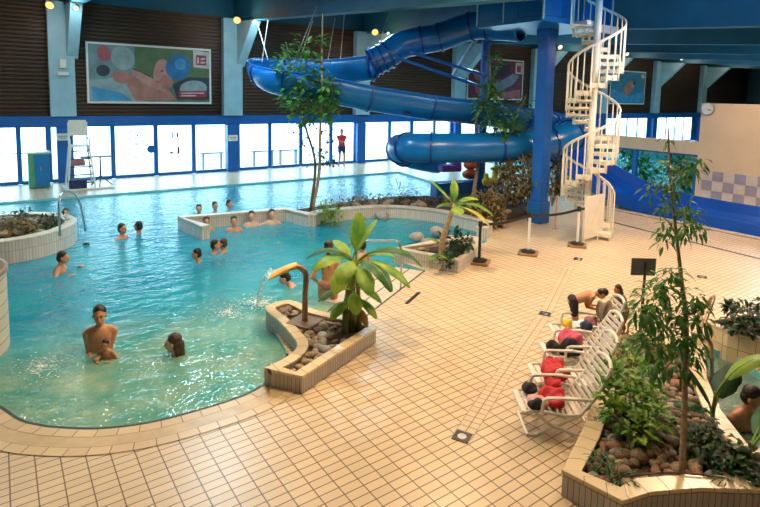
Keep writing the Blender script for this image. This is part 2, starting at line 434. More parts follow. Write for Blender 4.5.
def expand(poly, d):
    n = len(poly); out = []
    for i in range(n):
        a = V((*poly[i-1], 0)); c = V((*poly[(i+1) % n], 0)); p = V((*poly[i], 0)); t = (c-a).normalized()
        out.append(((p+V((t.y, -t.x, 0))*d).x, (p+V((t.y, -t.x, 0))*d).y))
    return out
def area(p): return sum(p[i][0]*p[(i+1) % len(p)][1]-p[(i+1) % len(p)][0]*p[i][1] for i in range(len(p)))
assert area(pool) > 0 and area(hot) != 0
if area(hot) < 0: hot.reverse()
splash = []
mb = MB(); mb.flat([[(-6, -6), (20.1, -6), (20.1, 14.5), (60, 14.5), (60, YB), (-6, YB)], pool, hot], 0)
floor = struct(mb.build('floor', 'floor'))
def basin(poly, zf, name):
    mb = MB(); n = len(poly); u = 0
    tops = [mb.bm.verts.new((x, y, 0)) for x, y in poly]; bots = [mb.bm.verts.new((x, y, zf(y))) for x, y in poly]
    for i in range(n):
        j = (i+1) % n; L = math.dist(poly[i], poly[j])
        mb.face([tops[i], tops[j], bots[j], bots[i]], [(u, 0), (u+L, 0), (u+L, -1.2), (u, -1.2)]); u += L
    lp = [V((x, y, 0)) for x, y in poly]
    for t in tessellate_polygon([lp]):
        mb.face([bots[i] for i in t], [(lp[i].x, lp[i].y) for i in t])
    return struct(mb.build(name, 'basin'))
bz = lambda y: -.95-.045*(y-5.7)
basin(pool, bz, 'pool_basin'); basin(hot, lambda y: -.75, 'hot_tub_basin')
mb = MB(); mb.flat([expand(pool, .015)], WZ)
tag(mb.build('pool_water', 'water'), 'rippling turquoise water filling the large leisure pool', 'water', kind='stuff')
mb = MB(); mb.flat([expand(hot, .015)], -.1)
tag(mb.build('pool_water', 'water_calm'), 'pale green water in the small pool at the right edge', 'water', kind='stuff')
# dark edge line + kerb ring around the front pool
ring = front_s[12:-2]
def ribbon(line, d0, d1, z, name, m, dz=0.0):
    A = offset_poly(line, d0); B = offset_poly(line, d1); mb = MB(); u = 0; prev = None
    for i in range(len(A)):
        if i: u += (A[i]-A[i-1]).length
        cur = (u, mb.bm.verts.new((A[i].x, A[i].y, z)), mb.bm.verts.new((B[i].x, B[i].y, z+dz)))
        if prev: mb.face([prev[1], prev[2], cur[2], cur[1]], [(prev[0], 0), (prev[0], abs(d1-d0)), (cur[0], abs(d1-d0)), (cur[0], 0)])
        prev = cur
    return struct(mb.build(name, m))
ribbon(ring, -.012, .02, .007, 'trim_1', 'black')
ribbon(ring, .02, .15, .006, 'trim_2', 'kerb')
ribbon(ring, .15, .31, .005, 'trim_3', 'gutter')
ribbon(ring, .31, .44, .006, 'trim_4', 'kerb')
# drain channel strip running diagonally over the deck
ch = [V((3.78, 3.8, 0)), V((4.8, 4.3, 0)), V((7.15, 5.41, 0)), V((9.57, 6.72, 0))]
ribbon(ch, -.1, .1, .003, 'trim_5', 'channel')
# black drain slot beside the slide and along the back deck
ribbon([V((14.3, 9.1, 0)), V((14.07, 7.1, 0)), V((13.85, 4.8, 0)), V((13.6, 2, 0))], -.05, .05, .004, 'trim_6', 'black')
ribbon([V((14.6, 9.1, 0)), V((14.37, 7.1, 0)), V((14.1, 4.8, 0)), V((13.9, 2, 0))], -.25, .05, .003, 'trim_7', 'channel')
ribbon([V((-3.2, 20.15, 0)), V((14.9, 19.9, 0))], -.06, .06, .003, 'trim_8', 'channel')
# roof
def bz_beam(y): return 6.52-.066*(YB-y)
mb = MB(); y0, y1 = -6.2, YB+.3; t = 1.15
a = [mb.bm.verts.new(p) for p in ((-6.2, y0, bz_beam(y0)+t), (60, y0, bz_beam(y0)+t), (60, y1, bz_beam(y1)+t), (-6.2, y1, bz_beam(y1)+t))]
b_ = [mb.bm.verts.new(v.co+V((0, 0, .25))) for v in a]
mb.face(a[::-1]); mb.face(b_)
for i in range(4): mb.face([a[i], a[(i+1) % 4], b_[(i+1) % 4], b_[i]])
struct(mb.build('ceiling', 'roof'))
PIL = [2.0, 8.35, 15.0, 21.6, 28.3, 35.6, 42.9, 50.6]
for k, x in enumerate(PIL):
    x2 = x+.35
    mb = MB(); w = .18; q = []
    for yy in (y0+.1, YB):
        for dx in (-w, w):
            q.append(mb.bm.verts.new((x2+dx, yy, bz_beam(yy)))); q.append(mb.bm.verts.new((x2+dx, yy, bz_beam(yy)+t)))
    for f in ((0, 1, 3, 2), (4, 6, 7, 5), (0, 4, 5, 1), (2, 3, 7, 6), (0, 2, 6, 4), (1, 5, 7, 3)): mb.face([q[i] for i in f])
    # bottom flange
    for s_ in (-1,):
        mb.bar((x2, y0+.1, bz_beam(y0+.1)-.02), (x2, YB-.02, bz_beam(YB)-.02), .44, .05)
    struct(mb.build('trim_%d' % (10+k), 'beam'))
# back wall: solid bulkhead, ribbed cladding, blue band
mb = MB(); mb.box((27, YB+.2, 7.1), (66.4, .2, 1.1)); struct(mb.build('trim_20', 'beam'))
mb = MB(); X0, X1 = -6, 60; z = 2.44; rib = .145
prof = []
while z < 6.55: prof += [(0, z), (.05, z+.03), (.05, z+rib-.045), (0, z+rib-.015)]; z += rib
lo = [mb.bm.verts.new((X0, YB+.1-d, zz)) for d, zz in prof]; hi = [mb.bm.verts.new((X1, YB+.1-d, zz)) for d, zz in prof]
for i in range(len(prof)-1): mb.face([lo[i], hi[i], hi[i+1], lo[i+1]])
mb.box((27, YB+.25, 4.5), (66, .2, 4.1))
struct(mb.build('wall_back', 'clad'))
mb = MB(); mb.box((27, YB-.02, 2.25), (66, .24, .40)); struct(mb.build('trim_21', 'frame_blue'))
# windows: panes between mullions, grouped into bays
panes = [(-5.2, -3.9), (-3.7, -2.3), (-2.1, -.6), (-.42, .52), (.67, 1.42), (1.6, 1.8), (2.3, 3.56), (3.72, 5.14), (5.3, 6.65), (6.81, 8.1), (8.74, 10.08), (10.24, 11.65), (11.81, 13.29), (13.45, 14.7),
         (15.32, 16.84), (17.0, 18.3), (18.5, 19.95), (20.1, 21.2)]
x = 22.05
while x < 59: 
    if not any(abs(x+.7-q) < .8 for q in PIL): panes.append((x, x+1.3))
    x += 1.45
GY = YB+.05
wi = 1
for i, (xa, xb) in enumerate(panes):
    mb = MB(); dp = .12 if xa < 22 else .03
    nx = panes[i+1][0] if i+1 < len(panes) else xb+.5
    mb.box(((xb+nx)/2, GY, 1.04), (nx-xb, dp, 2.06)); mb.box(((xa+xb)/2, GY, .06), (xb-xa, dp*.9, .12))
    if i in (3, 4): mb.box(((xa+xb)/2, GY, 1.12), (xb-xa, .05, .035))
    fr = struct(mb.build('window_%d' % wi, 'frame_blue')); wi += 1
    g = MB(); g.box(((xa+xb)/2, GY, 1.09), (xb-xa, .012, 1.93)); p = g.build('pane', 'glass', fr)
# circular stickers on two panes
def sticker(px_, py_, sz, lab, kind):
    p = aty(px_, py_, GY-.03); mb = MB()
    mb.use('dark_metal')
    mb.tube([(p.x+sz*math.cos(a), p.y, p.z+sz*math.sin(a)) for a in [2*PI*k/28 for k in range(28)]], .02, 6, closed=True)
    if kind == 0:
        mb.tube([(p.x-.1, p.y, p.z-.2), (p.x, p.y, p.z), (p.x+.12, p.y, p.z+.18)], .02, 6); mb.tube([(p.x-.16, p.y, p.z+.1), (p.x, p.y, p.z+.04), (p.x+.14, p.y, p.z-.12)], .02, 6)
    elif kind == 1:
        mb.box((p.x-.1, p.y, p.z), (.05, .012, .26)); mb.box((p.x+.1, p.y, p.z), (.08, .012, .22)); mb.box((p.x, p.y, p.z+.06), (.04, .012, .1))
    else:
        mb.tube([(p.x-.2, p.y, p.z), (p.x-.06, p.y, p.z+.08), (p.x+.06, p.y, p.z-.04), (p.x+.2, p.y, p.z+.03)], .02, 6)
    return tag(origin(mb.build('window_sticker', None), p), lab, 'sticker')
sticker(137, 136, .30, 'round black line sticker with crossed strokes, upper one on the second window pane', 0)
sticker(136, 151, .26, 'oval black line sticker below the crossed round one on the same pane', 2)
sticker(175, 135, .28, 'round window sticker with small upright bars on the third pane', 1)
p = aty(175, 151, GY-.03); mb = MB(); mb.use('dark_metal'); mb.box((p.x+.14, p.y, p.z+.02), (.1, .012, .3)); mb.box((p.x-.14, p.y, p.z-.06), (.12, .012, .08)); mb.box((p.x, p.y, p.z-.1), (.34, .012, .03))
tag(origin(mb.build('window_sticker', None), p), 'small dark blocky sticker under the barred round one', 'sticker')
p = aty(151, 149, GY-.07); mb = MB(); mb.lathe((0, 0, 0), [(0, 0), (.16, 0), (.16, .06), (0, .06)], 20); bmesh.ops.rotate(mb.bm, verts=mb.bm.verts, cent=(0, 0, 0), matrix=Matrix.Rotation(PI/2, 3, 'X')); bmesh.ops.translate(mb.bm, verts=mb.bm.verts, vec=p)
tag(origin(mb.build('door_disc', 'frame_blue'), p), 'round blue disc on the mullion right of the crossed sticker', 'sign')
# white signs on the blue columns
for k, (xx, yy, lab) in enumerate(((63, 137, 'small pale notice on the blue column by the lifeguard chair'), (233, 138, 'small pale notice on the blue column right of the long banner'))):
    p = aty(xx, yy, GY-.3); mb = MB(); mb.use('white'); mb.box(p, (.42, .02, .26)); mb.use('grey'); mb.box(p+V((0, -.012, .03)), (.3, .01, .02)); mb.box(p+V((0, -.012, -.04)), (.24, .01, .02))
    o = mb.build('notice', None); tag(origin(o, p), lab, 'sign')
# pillars with haunches
for k, x in enumerate(PIL):
    mb = MB(); yf = YB-.12
    mb.box((x, yf-.02, 4.5), (.82, .34, 4.1)); st = mb.build('trim_%d' % (30+k), 'pillar', bevel=.01); struct(st)
    # haunch: a deep tapered bracket reaching to the beam
    mb = MB(); w = .18; xo = x+.35
    prof = [(yf-.1, 4.55), (yf-1.9, 6.3), (yf-1.9, 6.45), (yf-.1, 6.55)]
    L = [mb.bm.verts.new((xo-w, a, b)) for a, b in prof]; R_ = [mb.bm.verts.new((xo+w, a, b)) for a, b in prof]
    mb.face(L); mb.face(R_[::-1])
    for i in range(4): mb.face([L[i], L[(i+1) % 4], R_[(i+1) % 4], R_[i]])
    h = mb.build('haunch', 'pillar', st)
    if k < 3 or k > 5:
        # little wall box on the pillar
        mb = MB(); mb.box((x+.02, yf-.27, 4.35), (.2, .16, .3)); mb.box((x+.02, yf-.27, 4.0), (.34, .14, .12))
        if k == 0: tag(origin(mb.build('wall_speaker', 'white'), (x, yf-.2, 4.2)), 'small white wall box on the first pale pillar from the left', 'wall box')
# blue post cladding under band at pillars (columns)
for k, x in enumerate(PIL):
    mb = MB(); mb.box((x, YB-.1, 1.02), (.5, .3, 2.04)); struct(mb.build('trim_%d' % (40+k), 'frame_blue', bevel=.01))
# left and near walls and far right wall (out of view, close the hall)
mb = MB(); mb.box((-6.1, 8.6, 3.5), (.2, 30, 9)); struct(mb.build('wall_left', 'roof'))
mb = MB(); mb.box((27, -6.3, 3.2), (66, .2, 7)); struct(mb.build('wall_near', 'roof'))
mb = MB(); mb.box((60.1, 8.6, 3.5), (.2, 30, 9)); struct(mb.build('wall_far', 'roof'))
# partition wall, x = 20.2
PXW = 20.2
mb = MB(); mb.use('tan_wall'); mb.box((PXW+.12, 1.6, 1.7), (.24, 15.2, 3.44))
tall = mb.build('wall_right', None); struct(tall)
mb = MB(); mb.box((PXW+.12, 14.0, 1.82), (.24, 9.6, .46)); mb.box((PXW+.12, 14.0, .04), (.24, 9.6, .1)); struct(mb.build('trim_50', 'tan_wall'))
yy = 9.2; segs = [9.2, 11.52, 13.9, 16.3, 18.8]
for i in range(4):
    a, b = segs[i], segs[i+1]
    mb = MB(); mb.box((PXW+.1, a+.05, .84), (.16, .1, 1.5)); mb.box((PXW+.1, b-.03, .84), (.16, .06, 1.5)); mb.box((PXW+.1, (a+b)/2, 1.56), (.16, b-a-.16, .06))
    fr = struct(mb.build('window_%d' % wi, 'frame_blue')); wi += 1
    g = MB(); g.box((PXW+.1, (a+b)/2+.01, .83), (.012, b-a-.16, 1.46)); g.build('pane', 'glass_teal', fr)
# checker tiles on the partition
s_ = .345
mb = MB()
M['lilac'] = mat('lilac_tile', (.36, .33, .42), .35, var=.1, scale=8); M['pale_tile'] = mat('pale_tile', (.66, .58, .52), .35, var=.08, scale=8)
for r_ in range(3):
    for c_ in range(18):
        z = .05+s_*r_; y = 9.0-s_*c_
        mb.use('lilac' if (r_ == 2 and c_ % 2 == 1) or (r_ == 1 and c_ % 2 == 0) or (r_ == 0 and c_ % 2 == 1) else 'pale_tile')
        mb.box((PXW-.008, y-s_/2, z+s_/2), (.016, s_-.012, s_-.012))
struct(mb.build('trim_51', None))
# behind the partition: deck, another pool and planting
mb = MB(); mb.flat([[(20.1, -6), (60, -6), (60, 14.5), (20.1, 14.5)]], -.02); struct(mb.build('floor_annex', 'floor'))
mb = MB(); mb.flat([[(21.3, 2), (34, 2), (34, 21), (21.3, 21)]], .03); tag(mb.build('pool_water', 'water'), 'second pool of teal water seen through the low partition windows', 'water', kind='stuff')
mb = MB(); mb.box((34.15, 11.5, .2), (.3, 19, .4)); mb.box((27.6, 21.1, .1), (13, .2, .2)); struct(mb.build('trim_52', 'white_wall_tile'))
# outside ground
mb = MB(); mb.flat([[(-60, YB+.3), (140, YB+.3), (140, 160), (-60, 160)]], -.05)
M['snow'] = mat('pale_terrace', (.80, .78, .78), .8, var=.06, scale=.3)
struct(mb.build('ground_outside', 'snow'))
# world
w = bpy.data.worlds.new('sky'); bpy.context.scene.world = w; w.use_nodes = True
bg = w.node_tree.nodes['Background']; bg.inputs[0].default_value = (.50, .82, 1, 1); bg.inputs[1].default_value = 7.5
# ================================================================== SLIDE
def sweep(mb, path, R, a0, a1, n=18, th=.035):
    """shell along a path; angles measured from straight down, a0..a1; closed tube when the span is 2 pi"""
    full = abs(a1-a0-2*PI) < 1e-3; K = n if full else n+1
    rows = []
    for i, p in enumerate(path):
        t = (path[min(i+1, len(path)-1)]-path[max(i-1, 0)]).normalized()
        side = t.cross(V((0, 0, 1))).normalized(); up = side.cross(t).normalized()
        def P(r, k):
            a = a0+(a1-a0)*k/n; return mb.bm.verts.new(p+side*math.sin(a)*r-up*math.cos(a)*r)
        rows.append(([P(R, k) for k in range(K)], [P(R-th, k) for k in range(K)]))
    for i in range(len(rows)-1):
        (A, a), (B, b) = rows[i], rows[i+1]
        for k in range(n):
            k2 = (k+1) % K
            mb.face([A[k], A[k2], B[k2], B[k]]); mb.face([a[k2], a[k], b[k], b[k2]])
        if not full:
            mb.face([A[0], B[0], b[0], a[0]]); mb.face([A[-1], a[-1], b[-1], B[-1]])
    for (A, a) in (rows[0], rows[-1]):
        for k in range(n): mb.face([A[k], a[k], a[(k+1) % K], A[(k+1) % K]])
def flange(parent, path, i, R, a0=0, a1=2*PI, w=.05):
    q = [path[max(0, i-1)], path[i], path[min(len(path)-1, i+1)]]
    t = (q[2]-q[0]).normalized(); mb = MB(); sweep(mb, [q[1]-t*w/2, q[1]+t*w/2], R+.045, a0, a1, 24, .08)
    return mb.build('joint_ring', 'slide_in', parent)
up_ctrl = [atd(522, 27, 15.8), atd(500, 26, 16.2), atd(480, 25, 16.5), atd(462, 29, 16.7), atd(440, 37, 16.9), atd(418, 41, 17.0), atd(400, 46, 17.0), atd(387, 55, 16.9), atd(372, 63, 16.9)]
op_ctrl = [atd(372, 63, 16.9), atd(345, 66, 17.1), atd(318, 67, 17.3), atd(292, 65, 17.3), atd(272, 64, 17.0), atd(265, 68, 16.3), atd(275, 75, 15.8), atd(296, 79.5, 15.7), atd(330, 85, 15.9),
           atd(360, 91, 16.1), atd(390, 96, 16.3), atd(430, 102, 16.6), atd(480, 108, 17.0), atd(525, 114, 17.3), atd(555, 119, 17.4), atd(573, 126, 17.0), atd(572, 134, 16.4)]
lo_ctrl = [atd(572, 134, 16.4), atd(560, 140, 16.2), atd(538, 144, 16.15), atd(500, 147, 16.0), atd(460, 148, 15.8), atd(420, 148, 15.9), atd(404, 148, 16.4), atd(401, 150, 17.2), atd(408, 154, 17.9),
           atd(422, 158, 18.4), atd(438, 161, 18.9)]
upP, opP, loP = catmull(up_ctrl, 6), catmull(op_ctrl, 6), catmull(lo_ctrl, 6)
sl = thing('water_slide', 'big blue winding water slide, closed tube above and below an open trough loop', 'slide', (12.4, 12, 0))
R = .43
RT = .54
mb = MB(); sweep(mb, upP, R, 0, 2*PI, 24); mb.build('upper_tube', 'blue', sl, smooth=True)
mb = MB(); sweep(mb, opP, RT, -1.9, 1.9, 20); mb.build('open_trough', 'blue', sl, smooth=True)
mb = MB(); sweep(mb, loP, R, 0, 2*PI, 24); mb.build('lower_tube', 'blue', sl, smooth=True)
for i in (9, 15, 24, 29, 42, 44, 46, 48): flange(sl, upP, i, R)
for i in (0, 14, 27, 33, 40, 48, 56, 66, 78, 90): flange(sl, opP, min(i, len(opP)-1), RT-.01, -1.9, 1.9)
for i in (0, 8, 18, 28, 34, 40, 46): flange(sl, loP, i, R)
# bright rim of the trough
for s_ in (-1, 1):
    rim = []
    for i, p in enumerate(opP):
        t = (opP[min(i+1, len(opP)-1)]-opP[max(i-1, 0)]).normalized(); side = t.cross(V((0, 0, 1))).normalized(); up = side.cross(t)
        rim.append(p+side*math.sin(1.9)*RT*s_-up*math.cos(1.9)*RT)
    mb = MB(); mb.tube(rim, .028, 8); mb.build('rim', 'col_blue', sl, smooth=True)
# white specks of slide fixing plates along the trough
mb = MB()
def column(p, ztop, r, label, name='support_column', m='col_blue', base=None):
    t = thing(name, label, 'column', (p[0], p[1], p[2] if len(p) > 2 else 0))
    mb = MB(); mb.cyl((p[0], p[1], p[2] if len(p) > 2 else 0), (p[0], p[1], ztop), r, n=20); mb.build('post', m, t, smooth=False)
    mb = MB(); z0 = p[2] if len(p) > 2 else 0
    mb.cyl((p[0], p[1], z0), (p[0], p[1], z0+.04), r+.1, n=20); mb.build('foot_plate', 'dark_metal', t)
    return t
lp = at(480, 194, .25)
t = column((lp.x, lp.y, .2), 6.0, .14, 'slim round blue column rising behind the slide tubes from the rock bed')
top = aty(487, 40, lp.y)
mb = MB(); mb.box((lp.x, lp.y, 6.0), (.5, .2, .12)); mb.build('head_plate', 'col_blue', t)
mb = MB()
for a, b in (((395, 57, 15.8), (485, 88, 17.4)), ((410, 52, 16.1), (487, 76, 17.4))): mb.tube([atd(*a), atd(*b)], .05, 8)
mb.build('brace', 'col_blue', t)
mb = MB(); mb.tube([V((lp.x, lp.y, 5.9)), atd(452, 78, 17.8)], .07, 8); mb.build('diagonal_arm', 'pillar', t)
mb = MB(); mb.tube([V((lp.x, lp.y, 3.1)), atd(404, 112, 16)], .04, 8); mb.build('lower_brace', 'navy', t)
# hanger rods from beams to the trough
for k, (a, b, D) in enumerate((((257, 22), (268, 60), 16.6), ((268, 20), (262, 62), 16.2), ((317, 6), (292, 68), 16.2), ((313, 20), (298, 66), 16.8), ((335, 18), (327, 66), 17.2), ((345, 6), (340, 66), 17.2), ((392, 6), (375, 54), 16.9))):
    mb = MB(); A = atd(*a, D); B = atd(*b, D)
    mb.tube([A, B], .016, 6); o = mb.build('hanger_rod', 'steel')
    tag(origin(o, B), ['thin steel rod at the far left end of the slide trough', 'second thin steel rod at the left end of the slide trough', 'long slanting steel rod above the left of the trough', 'shorter steel rod beside the long slanting one',
        'steel rod just right of the tall tree top', 'second steel rod right of the tall tree top', 'steel rod by the end of the closed upper tube'][k], 'rod')
# ---------------------------------------------------------------- slide tower
cx, cy = 12.35, 9.75
tw = thing('tower_column', 'thick square-edged blue column carrying the slide platform', 'column', (cx, cy, 0))
ztop = 5.2
mb = MB(); mb.box((cx, cy, .6+(ztop-.6)/2), (.36, .36, ztop-.6)); mb.build('shaft', 'col_blue', tw, bevel=.04)
mb = MB(); mb.box((cx, cy, .31), (.44, .44, .62)); mb.build('base_sleeve', 'frame_blue', tw, bevel=.03)
mb = MB(); mb.box((cx, cy, 5.26), (.42, .42, .3)); mb.build('capital', 'col_blue', tw, bevel=.02)
pf = thing('slide_platform', 'blue panelled launch platform at the top of the slide tower', 'platform', (cx, cy, 5.4))
mb = MB(); mb.box((12.3, 9.85, 5.42), (2.9, 2.2, .14)); mb.build('deck', 'blue', pf, bevel=.01)
def panels(a, b):
    L = math.dist(a, b); n = max(1, round(L/.7)); al = math.atan2(b[1]-a[1], b[0]-a[0])
    for i in range(n):
        p = V((a[0]+(b[0]-a[0])*(i+.5)/n, a[1]+(b[1]-a[1])*(i+.5)/n, 6.02)); mb = MB(); mb.box(p, (L/n-.02, .04, 1.05), al); mb.build('side_panel', 'blue', pf)
panels((10.87, 8.77), (13.1, 8.77)); panels((10.87, 8.77), (10.87, 10.93)); panels((10.87, 10.93), (13.73, 10.93)); panels((13.73, 8.8), (13.73, 10.93))
for x, y in ((10.87, 8.74), (12.0, 8.74), (13.1, 8.74), (10.87, 10.0), (10.87, 10.95), (12.4, 10.95), (13.75, 10.95), (13.75, 8.75)):
    mb = MB(); mb.cyl((x, y, 5.4), (x, y, 6.65), .03, n=8); mb.build('rail_post', 'pillar', pf)
mb = MB(); mb.bar((12.0, 8.62, 5.33), (13.75, 8.62, 5.33), .16, .18); mb.bar((12.05, 8.55, 5.33), (12.0, 8.1, 5.33), .5, .1); mb.build('edge_beam', 'white', pf)
# ---------------------------------------------------------------- spiral staircase
sc = thing('spiral_staircase', 'cream painted steel spiral staircase with curved balusters beside the blue column', 'staircase', (12.0, 8.0, 0))
SX, SY, SR = 12.0, 8.0, .60
mb = MB(); mb.cyl((SX, SY, 0), (SX, SY, 6.4), .085, n=16); mb.build('centre_pole', 'stair', sc, smooth=False)
NT = 29; rise = 5.3/NT; NPT = 11.4; LR = math.atan2(CR.y, CR.x)
view = math.atan2(-SY, -SX)
hand = []
for i in range(NT):
    a = LR-.25 + i*2*PI/NPT; z = rise*(i+1)
    # tread: wedge with turned-down edge and raised lip
    mb = MB(); da = 2*PI/NPT*.56
    P_ = lambda r, an, zz: V((SX+r*math.cos(an), SY+r*math.sin(an), zz))
    for (zt, zb) in ((z, z-.045),):
        t0 = [P_(.08, a-da*.9, zt), P_(SR, a-da, zt), P_(SR, a, zt), P_(SR, a+da, zt), P_(.08, a+da*.9, zt)]
        b0 = [p-V((0, 0, zt-zb)) for p in t0]
        vt = [mb.bm.verts.new(p) for p in t0]; vb = [mb.bm.verts.new(p) for p in b0]
        mb.face(vt); mb.face(vb[::-1])
        for k in range(5): mb.face([vt[k], vb[k], vb[(k+1) % 5], vt[(k+1) % 5]])
    mb.bar(P_(.1, a-da*.9, z-.05), P_(SR, a-da, z-.05), .02, .09)
    mb.bar(P_(SR+.005, a-da, z-.03), P_(SR+.005, a+da, z-.03), .02, .12)
    # small strut that links to the next tread
    mb.cyl(P_(SR*.5, a-da*.85, z-.05), P_(SR*.5, a-da*.85, z-rise), .022, n=6); mb.cyl(P_(SR*.95, a-da*.85, z-.05), P_(SR*.95, a-da*.85, z-rise), .022, n=6)
    tr = mb.build('tread', 'stair', sc)
    # two slim balusters per tread, bending over at the top
    for hb in (0, .5):
        mb = MB(); aa = a+hb*2*PI/NPT; zz = z+hb*rise; pts = [P_(SR+.03, aa, z-.1)]
        for k in range(6): pts.append(P_(SR+.03, aa, zz+.19*k))
        for k in range(1, 6):
            th = k/5*PI/2; pts.append(P_(SR+.03, aa+.36*math.sin(th), zz+.95+.13*math.sin(th)+.01*k))
        mb.tube(pts, .017, 7); mb.build('baluster', 'stair', tr, smooth=True)
    hand.append(P_(SR+.03, a, z+1.0))
mb = MB(); mb.tube(catmull(hand, 4), .02, 7); mb.build('handrail', 'stair', sc, smooth=True)
# mesh door panel at the foot of the stairs
gp = thing('stair_gate', 'cream solid gate panel standing at the foot of the spiral staircase', 'gate', (12.05, 7.2, 0))
A = at(585, 241); B = at(600, 236)
g1 = V((12.15, 7.3, 0)); ga = V((11.35, 7.18, 0)); gb = V((11.95, 7.12, 0))
ga = at(583, 244); gb = at(601, 238); ga.z = gb.z = 0
mb = MB(); c = (ga+gb)/2; c.z = .62; ang = math.atan2((gb-ga).y, (gb-ga).x)
mb.box(c, ((gb-ga).length, .03, 1.05), ang); mb.build('panel', 'stair', gp, bevel=.01)
mb = MB(); mb.cyl(ga, ga+V((0, 0, 1.2)), .03, n=8); mb.cyl(gb, gb+V((0, 0, 1.2)), .03, n=8); mb.build('gate_post', 'stair', gp)
for k, (dx, hgt) in enumerate(((.12, 1.45), (.42, 1.25), (.7, 1.05))):
    p = at(598, 237) + V((dx*.8, dx*.35, 0)); d = V((.12, -.05, 0))
# ---------------------------------------------------------------- lower wide slide (run-out)
ws = thing('wide_slide', 'wide blue slide run-out sweeping down past the tan wall on the right', 'slide', (16.8, 6.0, 0))
prof_path = [(9.9+4.9, 1.95), (13.2, 1.6), (12.2, 1.15), (11.2, .72), (10.4, .45), (9.5, .24), (8.6, .12), (7.6, .08), (6.2, .07), (4.2, .06), (1.5, .05)]
xc = lambda y: 16.85 + .05*(y-6)*.2 + max(0, y-9.5)*.16
yz = catmull([(xc(y), y, z) for y, z in prof_path], 6)
def channel(mb, path, wl, wr, hl, hr, th=.05):
    rows = []
    for i, p in enumerate(path):
        t = (path[min(i+1, len(path)-1)]-path[max(i-1, 0)]); t.z = 0; t.normalize(); sd = V((-t.y, t.x, 0))
        if sd.x > 0: sd = -sd        # sd points to the near (low) wall
        hh = hl; h2 = hr
        sec = [(wl+.06, hh+.02), (wl, hh+.03), (wl-.12, .16), (wl-.32, .03), (0, 0), (-wr+.32, .03), (-wr+.12, .16), (-wr, h2+.03), (-wr-.06, h2+.02), (-wr-.06, -.06), (0, -.07), (wl+.06, -.06)]
        rows.append([mb.bm.verts.new(p+sd*u+V((0, 0, w_))) for u, w_ in sec])
    n = len(rows[0])
    for i in range(len(rows)-1):
        for k in range(n): mb.face([rows[i][k], rows[i][(k+1) % n], rows[i+1][(k+1) % n], rows[i+1][k]])
    mb.face(rows[0][::-1]); mb.face(rows[-1])
mb = MB(); channel(mb, yz, .9, .9, .26, .42); mb.build('channel', 'slide_blue', ws, smooth=False)
mb = MB()
for i in (2, 10, 18, 24):
    if yz[i].z > .25: mb.cyl((yz[i].x-.6, yz[i].y, 0), (yz[i].x-.6, yz[i].y, yz[i].z-.05), .05, n=8); mb.cyl((yz[i].x+.6, yz[i].y, 0), (yz[i].x+.6, yz[i].y, yz[i].z-.05), .05, n=8)
mb.build('support_legs', 'col_blue', ws)
mb = MB(); ln = [V((p.x-.99-.03, p.y, 0)) for p in yz if p.y < 10.4]
body, cp = wall_strip(ln, .14, 0, .06, 'white_wall_tile', 'white_cap', 'slide_kerb')
tag(body, 'low pale kerb running along the foot of the wide slide', 'kerb')
# ================================================================== PLANTERS, BOXES, BASINS
def closed_wall(line, th, z0, z1, sm, cm, name, label, cat='planter', soil=None, soilz=.12, n=4, cat_pts=True):
    t = thing(name, label, cat, (*line[0][:2], 0))
    L = [V((p[0], p[1], 0)) for p in line]
    a = sum(L[i].x*L[(i+1) % len(L)].y-L[(i+1) % len(L)].x*L[i].y for i in range(len(L)))
    if a < 0: L.reverse()
    inner = offset_poly(L, -th/2, True)
    wall_strip(inner, th, z0, z1, sm, cm, 'side_wall', t, closed=True, over=.012)
    if soil:
        inn = offset_poly(L, -th*.8, True); mb = MB(); mb.flat([[(p.x, p.y) for p in inn]], soilz); mb.build('soil', soil, t)
    return t
def pts_sm(L):
    return L[:4] + catmull(L[4:]+[L[0]], 4)[:-1]
# planter A (triangular, in front of the fountain)
pa_out = [at(264, 368, .22), at(302, 376, .22), at(376, 328, .22), at(360, 318, .22), V((4.0, 6.75, 0)), at(313, 309, .22), at(290, 300, .22), at(266, 307, .22), at(279, 320, .22), at(291, 333, .22), at(298, 345, .22), at(287, 357, .22)]
pa_out = pts_sm(pa_out)
pa = closed_wall(pa_out, .125, -.5, .22, 'wall_tile', 'cap', 'stone_planter', 'tiled three-cornered planter of tan stones below the spouting fountain', soil='soil', soilz=.13)
mb = MB(); q_ = [at(264.2, 368, .22), at(281, 371.6, .22), at(285, 358.5, .22), at(275, 363, .22)]; mb.prism([(p.x, p.y) for p in q_], .186, .2235); mb.build('corner_coping', 'cap', pa)
# planter B (second banana plant)
pb_out = [at(394, 248, .27), at(458, 260, .27), at(475, 250, .27), at(482, 238, .27), V((8.9, 9.0, 0)), V((7.6, 9.05, 0))]
pb = closed_wall(pb_out, .16, -.5, .27, 'white_wall_tile', 'white_cap', 'low_planter', 'low pale tiled planter at the top of the pool steps', soil='soil', soilz=.18)
# front right planter
pr_out = [at(563, 470, .25), at(622, 500, .25), at(650, 491, .25), at(700, 487, .25), at(760, 489, .25), V((5.85, 1.35, 0)), V((5.72, 1.95, 0)), at(720, 410, .25), at(706, 378, .25), at(704, 350, .25), at(690, 344, .25), at(642, 335, .25), at(617, 331, .25), at(606, 352, .25), at(598, 392, .25), at(582, 432, .25)]
pr = closed_wall(pr_out, .15, -.3, .25, 'wall_tile', 'cap', 'large_planter', 'large tiled planter full of stones and shrubs in the front right corner', soil='soil', soilz=.16)
